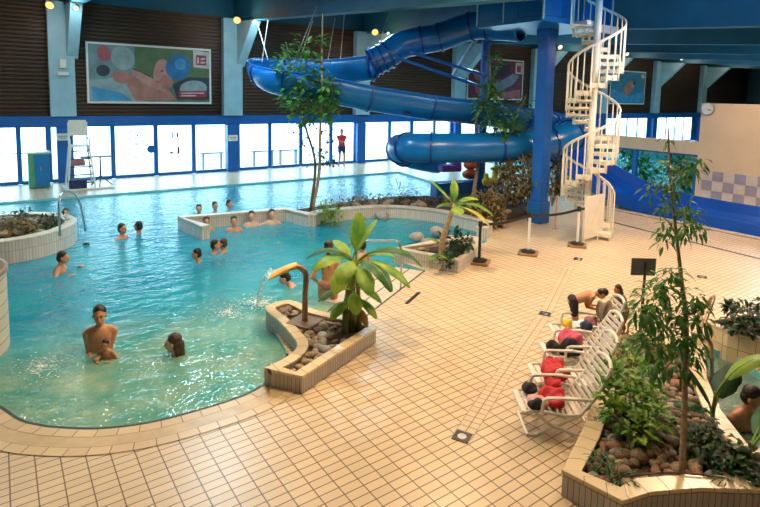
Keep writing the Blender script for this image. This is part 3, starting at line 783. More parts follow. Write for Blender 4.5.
# box planter at the right
bp_out = [(8.15, 3.52), (8.3, 3.05), (8.0, 2.6), (8.75, 2.1), (9.5, 1.0), (10.2, 1.4), (10.0, 2.6), (9.3, 3.35)]
px_ = [at(698, 318, .33), at(728, 331, .33), at(764, 341, .33), V((9.4, 1.6, 0)), V((10.1, 2.2, 0)), at(735, 312, .33)]
bx = closed_wall(px_, .14, -.5, .33, 'cap', 'cap', 'angular_planter', 'tan angular planter with dark leafy bush beyond the small right pool', soil='soil', soilz=.24)
# round island planter in the left of the pool
ric = (-.12, 14.5); ring_l = [(ric[0]+1.55*math.cos(a), ric[1]+1.5*math.sin(a)) for a in [2*PI*k/44 for k in range(44)]]
rp = closed_wall(ring_l, .24, -1.3, .42, 'white_wall_tile', 'white_cap', 'round_planter', 'round pale tiled island planter at the left edge of the pool', soil='soil', soilz=.3)
# bubble bench box
bxl = [V((3.98, 12.85, 0)), V((3.72, 14.12, 0)), V((6.45, 13.72, 0)), V((6.75, 12.75, 0))]
body, cp = wall_strip(bxl, .2, -1.3, .28, 'white_wall_tile', 'white_cap', 'bench_wall', None)
tag(body, 'low pale three-sided wall enclosing the row of seated bathers', 'wall')
mb = MB(); q = [(4.02, 12.95), (3.82, 14.0), (6.35, 13.62), (6.6, 12.9)]; mb.prism([(4.02, 13.35), (3.84, 14.0), (6.35, 13.62), (6.5, 13.0)], -1.35, -.42)
mb.build('underwater_seat', 'basin', body)
# curved wall of the back pool
jl = catmull([(6.75, 12.75), (7.2, 13.0), (8.3, 12.95), (9.3, 12.6), (10.05, 11.6), (10.28, 10.5), (10.3, 9.75), (9.7, 9.35)], 7)
body, cp = wall_strip(jl, .26, -1.3, .27, 'white_wall_tile', 'white_cap', 'curved_wall', None)
tag(body, 'long curved pale tiled wall around the back bathing pool', 'wall')
# broad planting shelf behind the curved wall with the tall tree and rocks
sh = [(6.45, 13.72), (6.9, 13.15), (8.3, 13.1), (9.4, 12.75), (10.2, 11.7), (10.45, 11.0), (11.6, 13.55), (10.6, 13.95), (8.6, 14.0)]
mb = MB(); mb.prism(sh, -1.3, .2); o = mb.build('soil_bank', 'soil'); tag(o, 'strip of dark soil behind the curved pool wall', 'soil bed', kind='stuff')
# submerged ledge inside the curved pool
jl2 = [p for p in jl[14:]]
mb = MB()
struct(ribbon(jl[8:], -.75, .1, -.3, 'trim_60', 'white_wall_tile'))
# rock bed under the slide
bed = [(10.95, 12.6), (10.7, 11.3), (11.2, 10.5), (11.95, 10.25), (12.9, 10.25), (13.9, 11.0), (13.6, 13.2), (11.7, 13.6)]
mb = MB(); mb.prism(bed, -.3, .16); o = mb.build('soil_bank', 'soil'); tag(o, 'dark rocky soil bed below the slide tubes', 'soil bed', kind='stuff')
# left tiled tower (round)
mb = MB(); mb.use('tower_tile'); n = 40; cc = (-.86, 8.95); rr = .88
rows = []
for z in (-1.1, 1.0):
    rows.append([mb.bm.verts.new((cc[0]+rr*math.cos(2*PI*k/n), cc[1]+rr*math.sin(2*PI*k/n), z)) for k in range(n)])
for k in range(n):
    u0, u1 = rr*2*PI*k/n, rr*2*PI*(k+1)/n
    mb.face([rows[0][k], rows[0][(k+1) % n], rows[1][(k+1) % n], rows[1][k]], [(u0, 0), (u1, 0), (u1, 2.1), (u0, 2.1)])
mb.face(rows[1])
o = mb.build('round_plinth', None); tag(o, 'tall round tan tiled plinth cut by the left edge', 'plinth')
mb = MB(); mb.lathe((cc[0], cc[1], 1.0), [(0, 0), (rr+.02, 0), (rr+.02, .05), (rr-.02, .06), (0, .06)], 40); mb.build('coping', 'cap', o)
# steps going down into the pool
A, B = V((4.44, 6.76, 0)), V((6.9, 8.13, 0)); d = (B-A).normalized(); nrm = V((-d.y, d.x, 0))
for k in range(5):
    mb = MB(); a = A+nrm*(.02+.33*k)+d*(.30*k); b = B+nrm*(.02+.33*k)+d*.02*k; zt = -.02-.018*k
    q = [a, b, b+nrm*.325, a+nrm*.325]; mb.prism([(p.x, p.y) for p in q], -1.2, zt)
    o = mb.build('pool_step', 'white_cap')
    mb = MB(); mb.bar(a+V((0, 0, zt+.008)), b+V((0, 0, zt+.008)), .045, .016); mb.build('black_nosing', 'black', o)
    tag(o, ['top', 'second', 'third', 'fourth', 'lowest'][k]+' wide pale pool step with a black edge strip', 'step', 'pool entry steps')
def rail(name, label, pts, r=.02, m='steel', cat='handrail'):
    mb = MB(); P2 = catmull(pts, 5); mb.tube(P2, r, 8); o = mb.build(name, m, smooth=True); return tag(origin(o, pts[0]), label, cat)
rail('handrail', 'steel handrail at the right of the pool steps', [V((5.86, 7.6, -.2)), V((5.84, 7.6, .75)), V((5.7, 7.85, .85)), V((5.2, 8.7, .55)), V((5.15, 8.8, -.4))])
# ================================================================== ROCKS
rockm = []
for k in range(6):
    bm = bmesh.new(); bmesh.ops.create_icosphere(bm, subdivisions=2, radius=1)
    rr_ = random.Random(50+k); f1 = [rr_.uniform(.7, 1.25) for _ in range(3)]
    for v in bm.verts:
        n_ = 1+.12*math.sin(3*v.co.x+k)+.1*math.cos(4*v.co.y+2*k)+rr_.uniform(-.05, .05)
        v.co = V((v.co.x*f1[0]*n_, v.co.y*f1[1]*n_, v.co.z*.62*n_))
    me = bpy.data.meshes.new('stone'); bm.to_mesh(me); bm.free(); me.polygons.foreach_set('use_smooth', [True]*len(me.polygons)); rockm.append(me)
rock_meshes = {}
def rock(p, s, mname, label, group, seed):
    k = seed % 6
    key = (k, mname)
    if key not in rock_meshes:
        me = rockm[k].copy(); me.materials.append(M[mname]); rock_meshes[key] = me
    o = bpy.data.objects.new('stone', rock_meshes[key]); C.objects.link(o); o.location = p; o.scale = (s, s, s)
    o.rotation_euler = (RND.uniform(-.2, .2), RND.uniform(-.2, .2), RND.uniform(0, 6.28)); tag(o, label, 'stone', group); return o
def inside(p, poly):
    c = False; n = len(poly)
    for i in range(n):
        x1, y1 = poly[i][:2]; x2, y2 = poly[i-1][:2]
        if (y1 > p[1]) != (y2 > p[1]) and p[0] < (x2-x1)*(p[1]-y1)/(y2-y1)+x1: c = not c
    return c
def distedge(p, poly):
    d = 9; q = V((p[0], p[1], 0))
    for i in range(len(poly)):
        a = V((poly[i-1][0], poly[i-1][1], 0)); b = V((poly[i][0], poly[i][1], 0)); t = max(0, min(1, (q-a).dot(b-a)/(b-a).length_squared)); d = min(d, (a+(b-a)*t-q).length)
    return d
def scatter(poly, z, n, s0, s1, mats, label, group, edge=.2, tries=6000, avoid=()):
    xs = [p[0] for p in poly]; ys = [p[1] for p in poly]; pl = []
    for _ in range(tries):
        if len(pl) >= n: break
        x = RND.uniform(min(xs), max(xs)); y = RND.uniform(min(ys), max(ys)); s = RND.uniform(s0, s1)
        if not inside((x, y), poly) or distedge((x, y), poly) < edge+s*.8: continue
        if any(math.dist((x, y), a[:2]) < a[2]+s for a in avoid): continue
        if any(math.dist((x, y), q[:2]) < (s+q[2])*.7 for q in pl): continue
        pl.append((x, y, s)); rock((x, y, z+s*.33), s, RND.choice(mats), label, group, RND.randrange(6))
    return pl
pts2 = lambda L: [(p[0], p[1]) for p in L]
scatter(pts2(pa_out), .13, 90, .05, .11, ['rock', 'rock', 'rock2', 'rock3'], 'rounded tan stone lying in the three-cornered planter', 'stones in the three-cornered planter', .115, avoid=[(3.92, 6.22, .2), (3.56, 6.95, .2)])
scatter(pts2(pr_out), .16, 290, .045, .10, ['rock', 'rock2', 'rock2', 'rock3', 'rock4'], 'rounded stone lying among the shrubs of the large front planter', 'stones in the large front planter', .13, 60000, avoid=[(4.62, 2.36, .05)])
scatter(pts2(pb_out), .18, 14, .05, .1, ['rock', 'rock3', 'rock2'], 'stone lying in the low planter with the second banana plant', 'stones in the low planter', .15)
scatter(bed, .16, 22, .12, .24, ['rock3', 'rock2', 'rock'], 'large stone in the rocky bed below the slide', 'stones in the bed below the slide', .05, avoid=[(lp.x, lp.y, .2)])
scatter([(6.9, 13.2), (8.3, 13.1), (9.4, 12.75), (10.2, 11.9), (10.9, 13.0), (8.6, 13.9)], .2, 22, .08, .16, ['rock3', 'rock', 'rock2'], 'pale stone on the soil strip behind the curved pool wall', 'stones behind the curved pool wall', .05)
scatter(ring_l, .3, 16, .08, .16, ['rock3', 'rock', 'rock2'], 'stone lying in the round island planter', 'stones in the round island planter', .25)
for k, (px_, py_, s) in enumerate(((410, 238, .24), (430, 232, .26), (421, 243, .2), (445, 240, .2))):
    p = at(px_+6, py_, .1); rock((p.x, p.y, .12), s*.8, 'rock3', 'pale boulder on the water edge in front of the second banana plant', 'boulders by the curved pool', k)
for k, (px_, py_, s) in enumerate(((346, 214, .22), (358, 216, .25), (372, 213, .2), (382, 216, .26), (364, 211, .2))):
    p = at(px_, py_, 0); rock((p.x, p.y-.0, .02), s, 'rock3' if k % 2 else 'rock', 'pale boulder in the water at the far side of the curved pool', 'boulders at the far side of the curved pool', k+1)
# ================================================================== PLANTS
def leaf(mb, p, d, L, W, droop=.4, up=V((0, 0, 1)), seg=3, fold=.25):
    """a small leaf blade with a midrib fold that droops"""
    d = d.normalized(); side = d.cross(up)
    if side.length < .05: side = d.cross(V((1, 0, 0)))
    side.normalize(); nn = side.cross(d).normalized(); prev = None; pos = V(p)
    for i in range(seg+1):
        t = i/seg; w = W*math.sin(PI*min(.97, max(.06, t*.93+.06)))*.5
        c = mb.bm.verts.new(pos); a = mb.bm.verts.new(pos+side*w+nn*w*fold); b = mb.bm.verts.new(pos-side*w+nn*w*fold)
        if prev: mb.face([prev[0], c, a, prev[1]]); mb.face([prev[2], b, c, prev[0]])
        prev = (c, a, b); dd = (d+V((0, 0, -1))*droop*t*1.4).normalized(); pos = pos+dd*(L/seg)
def cluster(mb, c, r, n, L, W, droop=.5, flat=1.0, upb=.1):
    for _ in range(n):
        while True:
            q = V((RND.uniform(-1, 1), RND.uniform(-1, 1), RND.uniform(-1, 1)))
            if q.length <= 1: break
        p = V(c)+V((q.x*r, q.y*r, q.z*r*flat)); d = V((q.x, q.y, q.z*.5+upb))+V((RND.uniform(-.6, .6), RND.uniform(-.6, .6), RND.uniform(-.5, .4)))
        leaf(mb, p, d, L*RND.uniform(.7, 1.2), W*RND.uniform(.75, 1.2), droop)
def stem(mb, pts, r0, r1, n=7):
    P2 = catmull(pts, 4); N = len(P2); mb.tube(P2, [r0+(r1-r0)*i/(N-1) for i in range(N)], n)
# tall thin tree on the right (front planter)
base = at(682, 474, .2); D0 = (base-CO).dot(CF)
T = lambda x, y, dd=0: atd(x, y, D0+dd)
tr = thing('tall_tree', 'tall slender tree with drooping pointed leaves in the front right planter', 'tree', base)
mb = MB(); stem(mb, [base, T(684, 420), T(685, 370, .05), T(686, 320, .1), T(682, 285, .1), T(678, 250, .1), T(674, 215, .1), T(670, 175, .1), T(668, 128, .1)], .03, .008); mb.build('trunk', 'bark', tr, smooth=True)
for a, b in (((682, 285), (650, 300)), ((684, 300), (700, 318)), ((676, 235), (660, 215)), ((674, 215), (692, 222)), ((671, 185), (690, 165)), ((672, 195), (655, 185)), ((684, 330), (645, 330)), ((685, 350), (665, 370)), ((683, 290), (668, 268))):
    mb = MB(); stem(mb, [T(*a), (T(*a)+T(*b))/2+V((0, 0, .03)), T(*b)], .009, .004, 5); mb.build('branch', 'bark', tr)
mb = MB()
for x, y, r, n in ((650, 298, .11, 60), (662, 285, .11, 55), (672, 275, .07, 30), (640, 312, .09, 40), (655, 318, .13, 70), (695, 298, .09, 40), (700, 320, .09, 40), (680, 310, .12, 60), (690, 340, .11, 50), (668, 342, .14, 70), (645, 340, .11, 55),
        (680, 365, .11, 45), (655, 365, .11, 55), (697, 355, .07, 28)): cluster(mb, T(x, y, RND.uniform(-.1, .15)), r, int(n*.95), .12, .036, .9, 1.0, -.2)
mb.build('lower_foliage', 'leaf', tr)
mb = MB()
for x, y, r, n in ((668, 228, .09, 26), (684, 228, .09, 26), (664, 242, .05, 12), (690, 212, .07, 22), (694, 222, .07, 22), (660, 205, .06, 14), (672, 190, .06, 16), (692, 168, .07, 24), (682, 178, .06, 16), (650, 190, .05, 12), (700, 160, .05, 14), (668, 165, .05, 12), (678, 205, .08, 26), (664, 183, .05, 12), (700, 230, .06, 14), (668, 140, .03, 6)):
    cluster(mb, T(x, y, RND.uniform(-.08, .1)), r, n, .11, .03, .9, 1.0, -.2)
mb.build('upper_foliage', 'leaf', tr)
# twin-trunk tall tree behind the curved wall
base = V((7.05, 13.35, .2)); D0 = (base-CO).dot(CF)
T2 = lambda x, y, dd=0: atd(x, y, D0+dd)
tr = thing('tall_tree', 'tall thin tree with twin trunks rising from behind the pool bench', 'tree', base)
mb = MB(); stem(mb, [base, T2(315, 175), T2(314, 155), T2(307, 132), T2(301, 108), T2(296, 88), T2(290, 60), T2(286, 42)], .045, .015); mb.build('trunk', 'bark_dark', tr, smooth=True)
mb = MB(); stem(mb, [base+V((.05, 0, 0)), T2(319, 175), T2(320, 140), T2(321, 110), T2(322, 80), T2(322, 50), T2(323, 14)], .05, .02); mb.build('trunk', 'bark', tr, smooth=True)
mb = MB()
for x, y, r, n in ((302, 45, .3, 22), (285, 52, .22, 18), (283, 65, .25, 20), (300, 78, .35, 30), (318, 65, .25, 20), (325, 88, .3, 28), (290, 88, .3, 26), (295, 105, .35, 32), (312, 108, .35, 36), (326, 105, .35, 36), (333, 98, .2, 15), (318, 95, .3, 30), (286, 100, .2, 14), (305, 68, .3, 20), (330, 112, .3, 24), (300, 114, .3, 24), (322, 40, .15, 8), (336, 84, .15, 8)):
    cluster(mb, T2(x, y, RND.uniform(-.3, .3)), r, int(n*1.7), .22, .13, .5)
mb.build('crown', 'leaf', tr)
mb = MB()
for x, y, r, n in ((296, 128, .16, 14), (300, 138, .14, 10), (296, 145, .1, 8), (313, 125, .18, 16), (325, 128, .2, 20), (330, 136, .16, 12), (308, 142, .14, 12), (312, 150, .16, 14), (322, 150, .2, 20), (330, 158, .16, 14), (334, 165, .1, 8), (318, 160, .18, 16), (310, 165, .1, 6)):
    cluster(mb, T2(x, y, RND.uniform(-.1, .1)), r, n, .14, .08, .7)
mb.build('hanging_foliage', 'leaf_dark', tr)
# small tree around the slim blue column
base = V((11.55, 11.6, .16)); D0 = (base-CO).dot(CF)
tr = thing('column_tree', 'leafy tree growing up around the slim blue slide column', 'tree', base)
mb = MB(); stem(mb, [base, atd(478, 160, D0), atd(476, 120, D0-.1), atd(489, 95, D0-.2), atd(490, 55, D0-.2)], .06, .02); mb.build('trunk', 'bark', tr, smooth=True)
mb = MB(); stem(mb, [base+V((.2, 0, 0)), atd(505, 170, D0), atd(515, 120, D0), atd(527, 95, D0)], .05, .015); mb.build('trunk', 'bark', tr, smooth=True)
mb = MB()
for x, y, r, n in ((492, 58, .2, 14), (498, 66, .15, 10), (488, 82, .25, 26), (494, 90, .3, 34), (484, 100, .35, 36), (496, 105, .35, 40), (489, 115, .35, 40), (500, 122, .3, 30), (480, 112, .25, 18), (512, 118, .25, 18), (522, 112, .2, 14), (526, 100, .2, 12), (516, 128, .25, 22), (504, 130, .3, 28), (492, 129, .2, 14), (524, 124, .2, 14)):
    cluster(mb, atd(x, y, D0-.6+RND.uniform(-.1, .2)), r, int(n*1.5), .22, .10, .6)
mb.build('crown', 'leaf', tr)
# brown dried shrubs under the slide
for k, (x, y, w_, h_, lab) in enumerate(((505, 205, .62, 1.5, 'tall dry brown-green shrub left of the thick blue column'), (528, 207, .7, 1.75, 'tall dry shrub directly beside the thick blue column'), (552, 200, .5, 1.5, 'dry brown shrub right of the thick blue column by the stairs'), (488, 214, .3, .5, 'low dry shrub at the left of the brown shrubs'))):
    b_ = at(x, y+6, .16); b_ = V((b_.x, b_.y, .16))
    s = thing('dry_shrub', lab, 'shrub', b_)
    mb = MB()
    for q in range(7): stem(mb, [b_, b_+V((RND.uniform(-.2, .2), RND.uniform(-.2, .2), h_*.5)), b_+V((RND.uniform(-w_, w_)*.6, RND.uniform(-.3, .3), h_))], .02, .008, 5)
    mb.build('stems', 'bark', s)
    mb = MB(); mb2 = MB()
    for q in range(9):
        c_ = b_+V((RND.uniform(-w_, w_)*.7, RND.uniform(-.3, .3), RND.uniform(.15, 1)*h_)); cluster(mb, c_, .3, 110, .13, .065, .8); cluster(mb2, c_, .28, 35, .12, .055, .8)
    mb.build('foliage', 'leaf_brown', s); mb2.build('green_foliage', 'leaf_dark', s)
# banana plants
def banana_leaf(parent, base, az, elev, L, W, m='leaf_banana', bend=1.0, stalk=.25):
    mb = MB(); d = V((math.cos(az)*math.cos(elev), math.sin(az)*math.cos(elev), math.sin(elev)))
    pos = V(base); N = 12; rib = []; rows = []
    for i in range(N+1):
        t = i/N; rib.append(pos.copy()); ee = elev-bend*t*1.5; d = V((math.cos(az)*math.cos(ee), math.sin(az)*math.cos(ee), math.sin(ee)))
        side = V((-math.sin(az), math.cos(az), 0)); nn = side.cross(d)*-1
        tt = max(0, (t-stalk)/(1-stalk)); w = 0 if t < stalk else W*.5*(math.sin(PI*min(1, tt*.94+.04)))**.55
        if t >= stalk:
            k1 = 1-.1*(i % 3 == 1); row = [mb.bm.verts.new(pos+side*w*k1-nn*w*.28), mb.bm.verts.new(pos+side*w*.5+nn*w*.02), mb.bm.verts.new(pos), mb.bm.verts.new(pos-side*w*.5+nn*w*.02), mb.bm.verts.new(pos-side*w*k1-nn*w*.28)]
            rows.append(row)
        pos = pos+d*(L/N)
    for a, b in zip(rows, rows[1:]):
        for k in range(4): mb.face([a[k], a[k+1], b[k+1], b[k]])
    o = mb.build('leaf', m, parent, smooth=True)
    mb = MB(); mb.tube([p-V((0, 0, .004)) for p in rib], [.016*(1-.8*i/N) for i in range(N+1)], 6); mb.build('midrib', 'leaf_banana', o)
bb = at(352, 331, .12)
bn = thing('banana_plant', 'large banana plant with broad yellow-green leaves in the stone planter', 'plant', bb)
for dx, dy, hh, r in ((0, 0, 1.05, .06), (-.09, .05, .8, .05), (.08, -.06, .75, .05), (.05, .1, .95, .05), (-.13, -.04, .35, .04)):
    mb = MB(); stem(mb, [bb+V((dx, dy, 0)), bb+V((dx*.9, dy*.9, hh*.5)), bb+V((dx*.5+.04, dy*.6+.03, hh))], r, r*.5, 10); mb.build('stem', 'banana_stem', bn, smooth=True)
tip = bb+V((.03, .03, 1.0))
LR = math.atan2(CR.y, CR.x)       # azimuth that points right as seen from the balcony
for az, el, L, W, m, bd in ((LR+1.45, 1.4, .72, .24, 'leaf_banana', .2), (LR+.35, 1.3, .72, .20, 'leaf_banana', .4), (LR+PI-.1, .85, .85, .22, 'leaf_big', 1.25), (LR+PI+.5, .7, .7, .34, 'leaf_banana', 1.1), (LR+.1, .85, 1.15, .26, 'leaf_big', 1.3), (LR-.35, .45, 1.0, .26, 'leaf_banana', 1.0),
        (LR-1.2, .3, .75, .26, 'leaf_banana', .9), (LR+PI+1.2, .4, .72, .3, 'leaf_bright', 1.1), (LR+.7, .7, .85, .26, 'leaf_banana', 1.1), (LR-1.9, .6, .65, .3, 'leaf_bright', 1.2), (LR+PI-.7, .6, .7, .24, 'leaf_banana', 1.2), (LR-.8, .6, .9, .24, 'leaf_big', 1.2), (LR+2.2, 1.0, .6, .2, 'leaf_banana', .8)):
    banana_leaf(bn, tip+V((RND.uniform(-.04, .04), RND.uniform(-.04, .04), RND.uniform(-.06, .0))), az, el, L, W, m, bd)
for az, el, L, W, m, z in ((LR+PI+.3, .4, .55, .2, 'leaf_bright', .6), (LR-.2, .2, .5, .22, 'leaf_banana', .65), (LR-.5, .1, .5, .2, 'leaf_banana', .5), (LR+PI-.3, .2, .45, .2, 'leaf_yellow', .4), (LR-.7, -.1, .42, .16, 'leaf_rust', .4), (LR-1.4, .2, .5, .22, 'leaf_banana', .6), (LR+PI+.9, .3, .5, .2, 'leaf_bright', .45)):
    banana_leaf(bn, bb+V((0, 0, z)), az, el, L, W, m, .9)
bb = V((7.25, 8.05, .18)); bn = thing('banana_plant', 'smaller banana plant with pale stem in the low planter by the barrier post', 'plant', bb)
mb = MB(); stem(mb, [bb, bb+V((.0, 0, .4)), bb+V((.1, -.05, .8)), bb+V((.2, -.1, 1.15))], .08, .035, 10); mb.build('stem', 'bark', bn, smooth=True)
tip = bb+V((.2, -.1, 1.1))
for az, el, L, W, m, bd in ((LR+PI-.2, 1.0, .75, .18, 'leaf_banana', .3), (LR+1.6, 1.4, .55, .18, 'leaf_banana', .2), (LR+PI-.6, .5, .45, .3, 'leaf_banana', 1.0), (LR+.5, .8, .65, .26, 'leaf_banana', .9), (LR+.0, .45, .9, .24, 'leaf_banana', 1.0), (LR-.3, .1, .85, .22, 'leaf_yellow', .8), (LR-1.4, .3, .4, .26, 'leaf_bright', .8), (LR+.9, .3, .7, .22, 'leaf_big', .9)):
    banana_leaf(bn, tip, az, el, L, W, m, bd)
for az, el, L, W, z in ((LR+PI+.1, .9, .4, .16, .3), (LR+PI, .1, .35, .22, .12), (LR-1.5, .6, .35, .2, .1)): banana_leaf(bn, bb+V((0, 0, z)), az, el, L, W, 'leaf_bright', .7)
# generic bushes
def bush(name, label, b_, spots, L, W, m, n, stems=6, droop=.5, hgt=.4, m2=None):
    b_ = V(b_); s = thing(name, label, 'shrub', b_)
    mb = MB()
    for q in range(stems):
        c = spots[q % len(spots)]; stem(mb, [b_, b_.lerp(V(c[0]), .5)+V((0, 0, .05)), V(c[0])], .012, .005, 5)
    mb.build('stems', 'bark_dark', s)
    mb = MB()
    for c, r in spots: cluster(mb, c, r, n, L, W, droop)
    mb.build('foliage', m, s)
    if m2:
        mb = MB()
        for c, r in spots[::2]: cluster(mb, c, r, n//2, L, W, droop)
        mb.build('pale_foliage', m2, s)
    return s
def pxs(lst, z=None): return [(at(x, y, zz), r) for x, y, zz, r in lst]
bush('leafy_shrub', 'bright green leafy shrub at the left of the large front planter', at(628, 425, .16), pxs([(610, 395, .5, .13), (622, 380, .6, .14), (618, 415, .4, .13), (635, 400, .5, .15), (608, 372, .6, .1), (640, 375, .6, .14), (650, 395, .5, .13), (632, 355, .65, .12), (655, 420, .4, .13), (640, 430, .35, .12)]), .10, .045, 'leaf_bright', 55, 10, .5, m2='leaf')
bush('leafy_shrub', 'dark shrub with fine leaves right of the slender trunk', at(715, 440, .16), pxs([(700, 425, .4, .15), (715, 440, .35, .15), (735, 455, .3, .13), (748, 462, .3, .12), (720, 460, .3, .12), (700, 445, .32, .13), (755, 475, .28, .1)]), .09, .05, 'leaf_dark', 45, 8, .6)
bush('fern_clump', 'low fern with narrow leaves by the left corner of the front planter', at(612, 478, .16), pxs([(608, 470, .24, .09), (620, 478, .24, .1), (600, 462, .24, .08), (728, 478, .26, .1)]), .12, .014, 'leaf_big', 45, 4, .5)
bush('leafy_shrub', 'tawny autumn coloured shrub at the far end of the front planter', at(620, 352, .16), pxs([(622, 340, .35, .14), (640, 345, .35, .15), (612, 358, .35, .13), (628, 362, .4, .15), (655, 350, .35, .14)]), .10, .05, 'leaf_brown', 50, 6, .6, m2='leaf_yellow')
bush('leafy_shrub', 'dark bush in the angular planter at the right edge', at(745, 330, .24), pxs([(735, 318, .5, .14), (748, 312, .55, .15), (740, 326, .45, .14), (757, 320, .5, .16), (765, 310, .5, .16), (730, 308, .55, .06)]), .11, .06, 'leaf_dark', 55, 6, .5)
bush('leafy_shrub', 'low dark shrub beside the second banana plant', (7.7, 8.2, .18), [((7.6, 8.3, .45), .2), ((7.8, 8.1, .4), .2), ((7.9, 8.4, .45), .22), ((8.1, 8.3, .4), .18), ((7.5, 7.95, .35), .12), ((7.1, 7.75, .3), .12)], .13, .07, 'leaf_dark', 45, 6)
bush('leafy_shrub', 'yellow-green bush overhanging the far corner of the curved pool', at(328, 212, .1), [(at(322, 214, .25), .2), (at(332, 213, .3), .25), (at(327, 209, .4), .2), (at(338, 215, .2), .15)], .16, .06, 'leaf_bright', 45, 5)
bush('leafy_shrub', 'small dark rushes at the top edge of the curved wall', at(404, 198, .2), [(at(400, 192, .5), .2), (at(408, 190, .5), .2), (at(414, 194, .4), .15)], .3, .03, 'leaf_dark', 25, 4, .1)
for k, (x, y, m_, lab) in enumerate(((8, 231, 'leaf_brown', 'russet low plant in the round island planter, nearest the left edge'), (28, 231, 'leaf_brown', 'brown low plant in the middle of the round island planter'), (50, 226, 'leaf_dark', 'dark green low plant at the right of the round island planter'), (18, 222, 'leaf_dark', 'dark low plant at the back of the round island planter'))):
    p = at(x, y, .35); bush('ground_plant', lab, (p.x, p.y, .3), [((p.x+dx, p.y+dy, .45), .17) for dx, dy in ((0, 0), (.2, .1), (-.2, -.05), (.05, -.2))], .12, .05, m_, 40, 4)
for k, (x, y, lab) in enumerate(((380, 202, 'low brown plant on the soil strip, left of the rushes'), (440, 201, 'low brown plant on the soil strip, right of the rushes'), (350, 203, 'low dark plant on the soil strip near the tall twin-trunk tree'))):
    p = at(x, y, .25); bush('ground_plant', lab, (p.x, p.y, .2), [((p.x+dx, p.y+dy*.5, .3), .15) for dx, dy in ((0, 0), (.4, .1), (-.4, -.05), (.15, -.1), (.7, -.1), (-.7, .1))], .12, .05, 'leaf_brown', 25, 4, m2='leaf_dark')
# broad single-leaf plants at the right edge of the front planter
bl = at(712, 425, .2); s = thing('broad_leaf_plant', 'plant with large dark upright leaves beside the small right pool', 'plant', bl)
mb = MB(); stem(mb, [bl, bl+V((0, 0, .15)), bl+V((.02, 0, .35))], .025, .015); mb.build('stem', 'banana_stem', s)
for az, el, L, W, m, bd, z in ((LR+PI-.3, 1.3, .55, .24, 'leaf_dark', .35, .1), (LR+.6, 1.15, .6, .26, 'leaf_dark', .6, .15), (LR+.2, 1.1, .9, .2, 'leaf_bright', .9, .3), (LR+PI, .8, .45, .2, 'leaf_big', .8, .1)): banana_leaf(s, bl+V((0, 0, z)), az, el, L, W, m, bd)
bl = at(748, 462, .2); s = thing('broad_leaf_plant', 'plant with one big green leaf cut by the right edge', 'plant', bl)
mb = MB(); stem(mb, [bl, bl+V((0, 0, .2))], .02, .012); mb.build('stem', 'banana_stem', s)
for az, el, L, W, m, bd, z in ((LR+.2, 1.0, .75, .26, 'leaf_big', .4, .1), (LR+.6, .9, .7, .22, 'leaf_big', .6, .1), (LR+PI+.5, .9, .3, .14, 'leaf_dark', .7, .1)): banana_leaf(s, bl+V((0, 0, z)), az, el, L, W, m, bd)

for k, (x, y, r_, m_, lab) in enumerate(((22.3, 10.6, .5, 'leaf_big', 'green shrub beyond the low partition window, nearest the tan wall'), (22.6, 12.3, .55, 'leaf', 'green shrub beyond the partition, second from the tan wall'), (22.5, 14.4, .5, 'leaf_big', 'green shrub beyond the partition, third from the tan wall'), (24.5, 11.4, .6, 'leaf', 'larger shrub standing farther behind the partition windows'), (25, 14.5, .6, 'leaf_big', 'shrub far behind the partition windows, close to the second pool'))):
    bush('annex_shrub', lab, (x, y, .0), [((x, y, .7), r_), ((x+.3, y+.35, .5), r_*.8), ((x-.2, y-.3, .45), r_*.8), ((x, y+.5, 1.0), r_*.6)], .3, .12, m_, 60, 5)
# ================================================================== FURNITURE AND LOOSE THINGS
# barrier posts and belts
def post(p, label, m, h=.95):
    t = thing('barrier_post', label, 'barrier post', (p.x, p.y, 0))
    mb = MB(); mb.box((p.x, p.y, .025), (.42, .42, .05), .6); mb.build('base', 'timber', t, bevel=.008)
    mb = MB(); mb.lathe((p.x, p.y, .05), [(0, 0), (.16, 0), (.16, .03), (.06, .06), (0, .06)], 20); mb.build('weight', 'black', t)
    mb = MB(); mb.cyl((p.x, p.y, .1), (p.x, p.y, h), .03, n=12); mb.build('pole', m, t)
    mb = MB(); mb.cyl((p.x, p.y, h-.08), (p.x, p.y, h+.03), .045, n=12); mb.build('head', 'black', t)
    return V((p.x, p.y, h-.03))
h1 = post(at(479, 263), 'black barrier post nearest the low planter', 'black', .86)
h2 = post(at(528, 254), 'white barrier post, the middle one of the three', 'white', .92)
h3 = post(at(577, 246), 'white barrier post in front of the spiral staircase', 'white', .92)
h0 = V((8.0, 9.0, .75)); h4 = at(601, 238); h4.z = .98
def belt(a, b, label, sag=.06):
    mb = MB(); P2 = [a.lerp(b, t/8)-V((0, 0, sag*4*(t/8)*(1-t/8))) for t in range(9)]
    for p, q in zip(P2, P2[1:]): mb.bar(p, q, .012, .06)
    return tag(origin(mb.build('barrier_belt', 'black'), a), label, 'belt')
belt(h1, h2, 'dark belt between the black post and the middle white post')
belt(h2, h3, 'dark belt passing the foot of the thick blue column')
belt(h3, h4, 'short dark belt between the last white post and the stair gate')
p = at(555, 229); mb = MB(); mb.cyl((p.x, p.y, 0), (p.x, p.y, .9), .025, n=10); mb.box((p.x, p.y, .015), (.14, .1, .03)); tag(origin(mb.build('short_post', 'palepink'), (p.x, p.y, 0)), 'thin pinkish post right behind the thick blue column', 'post')
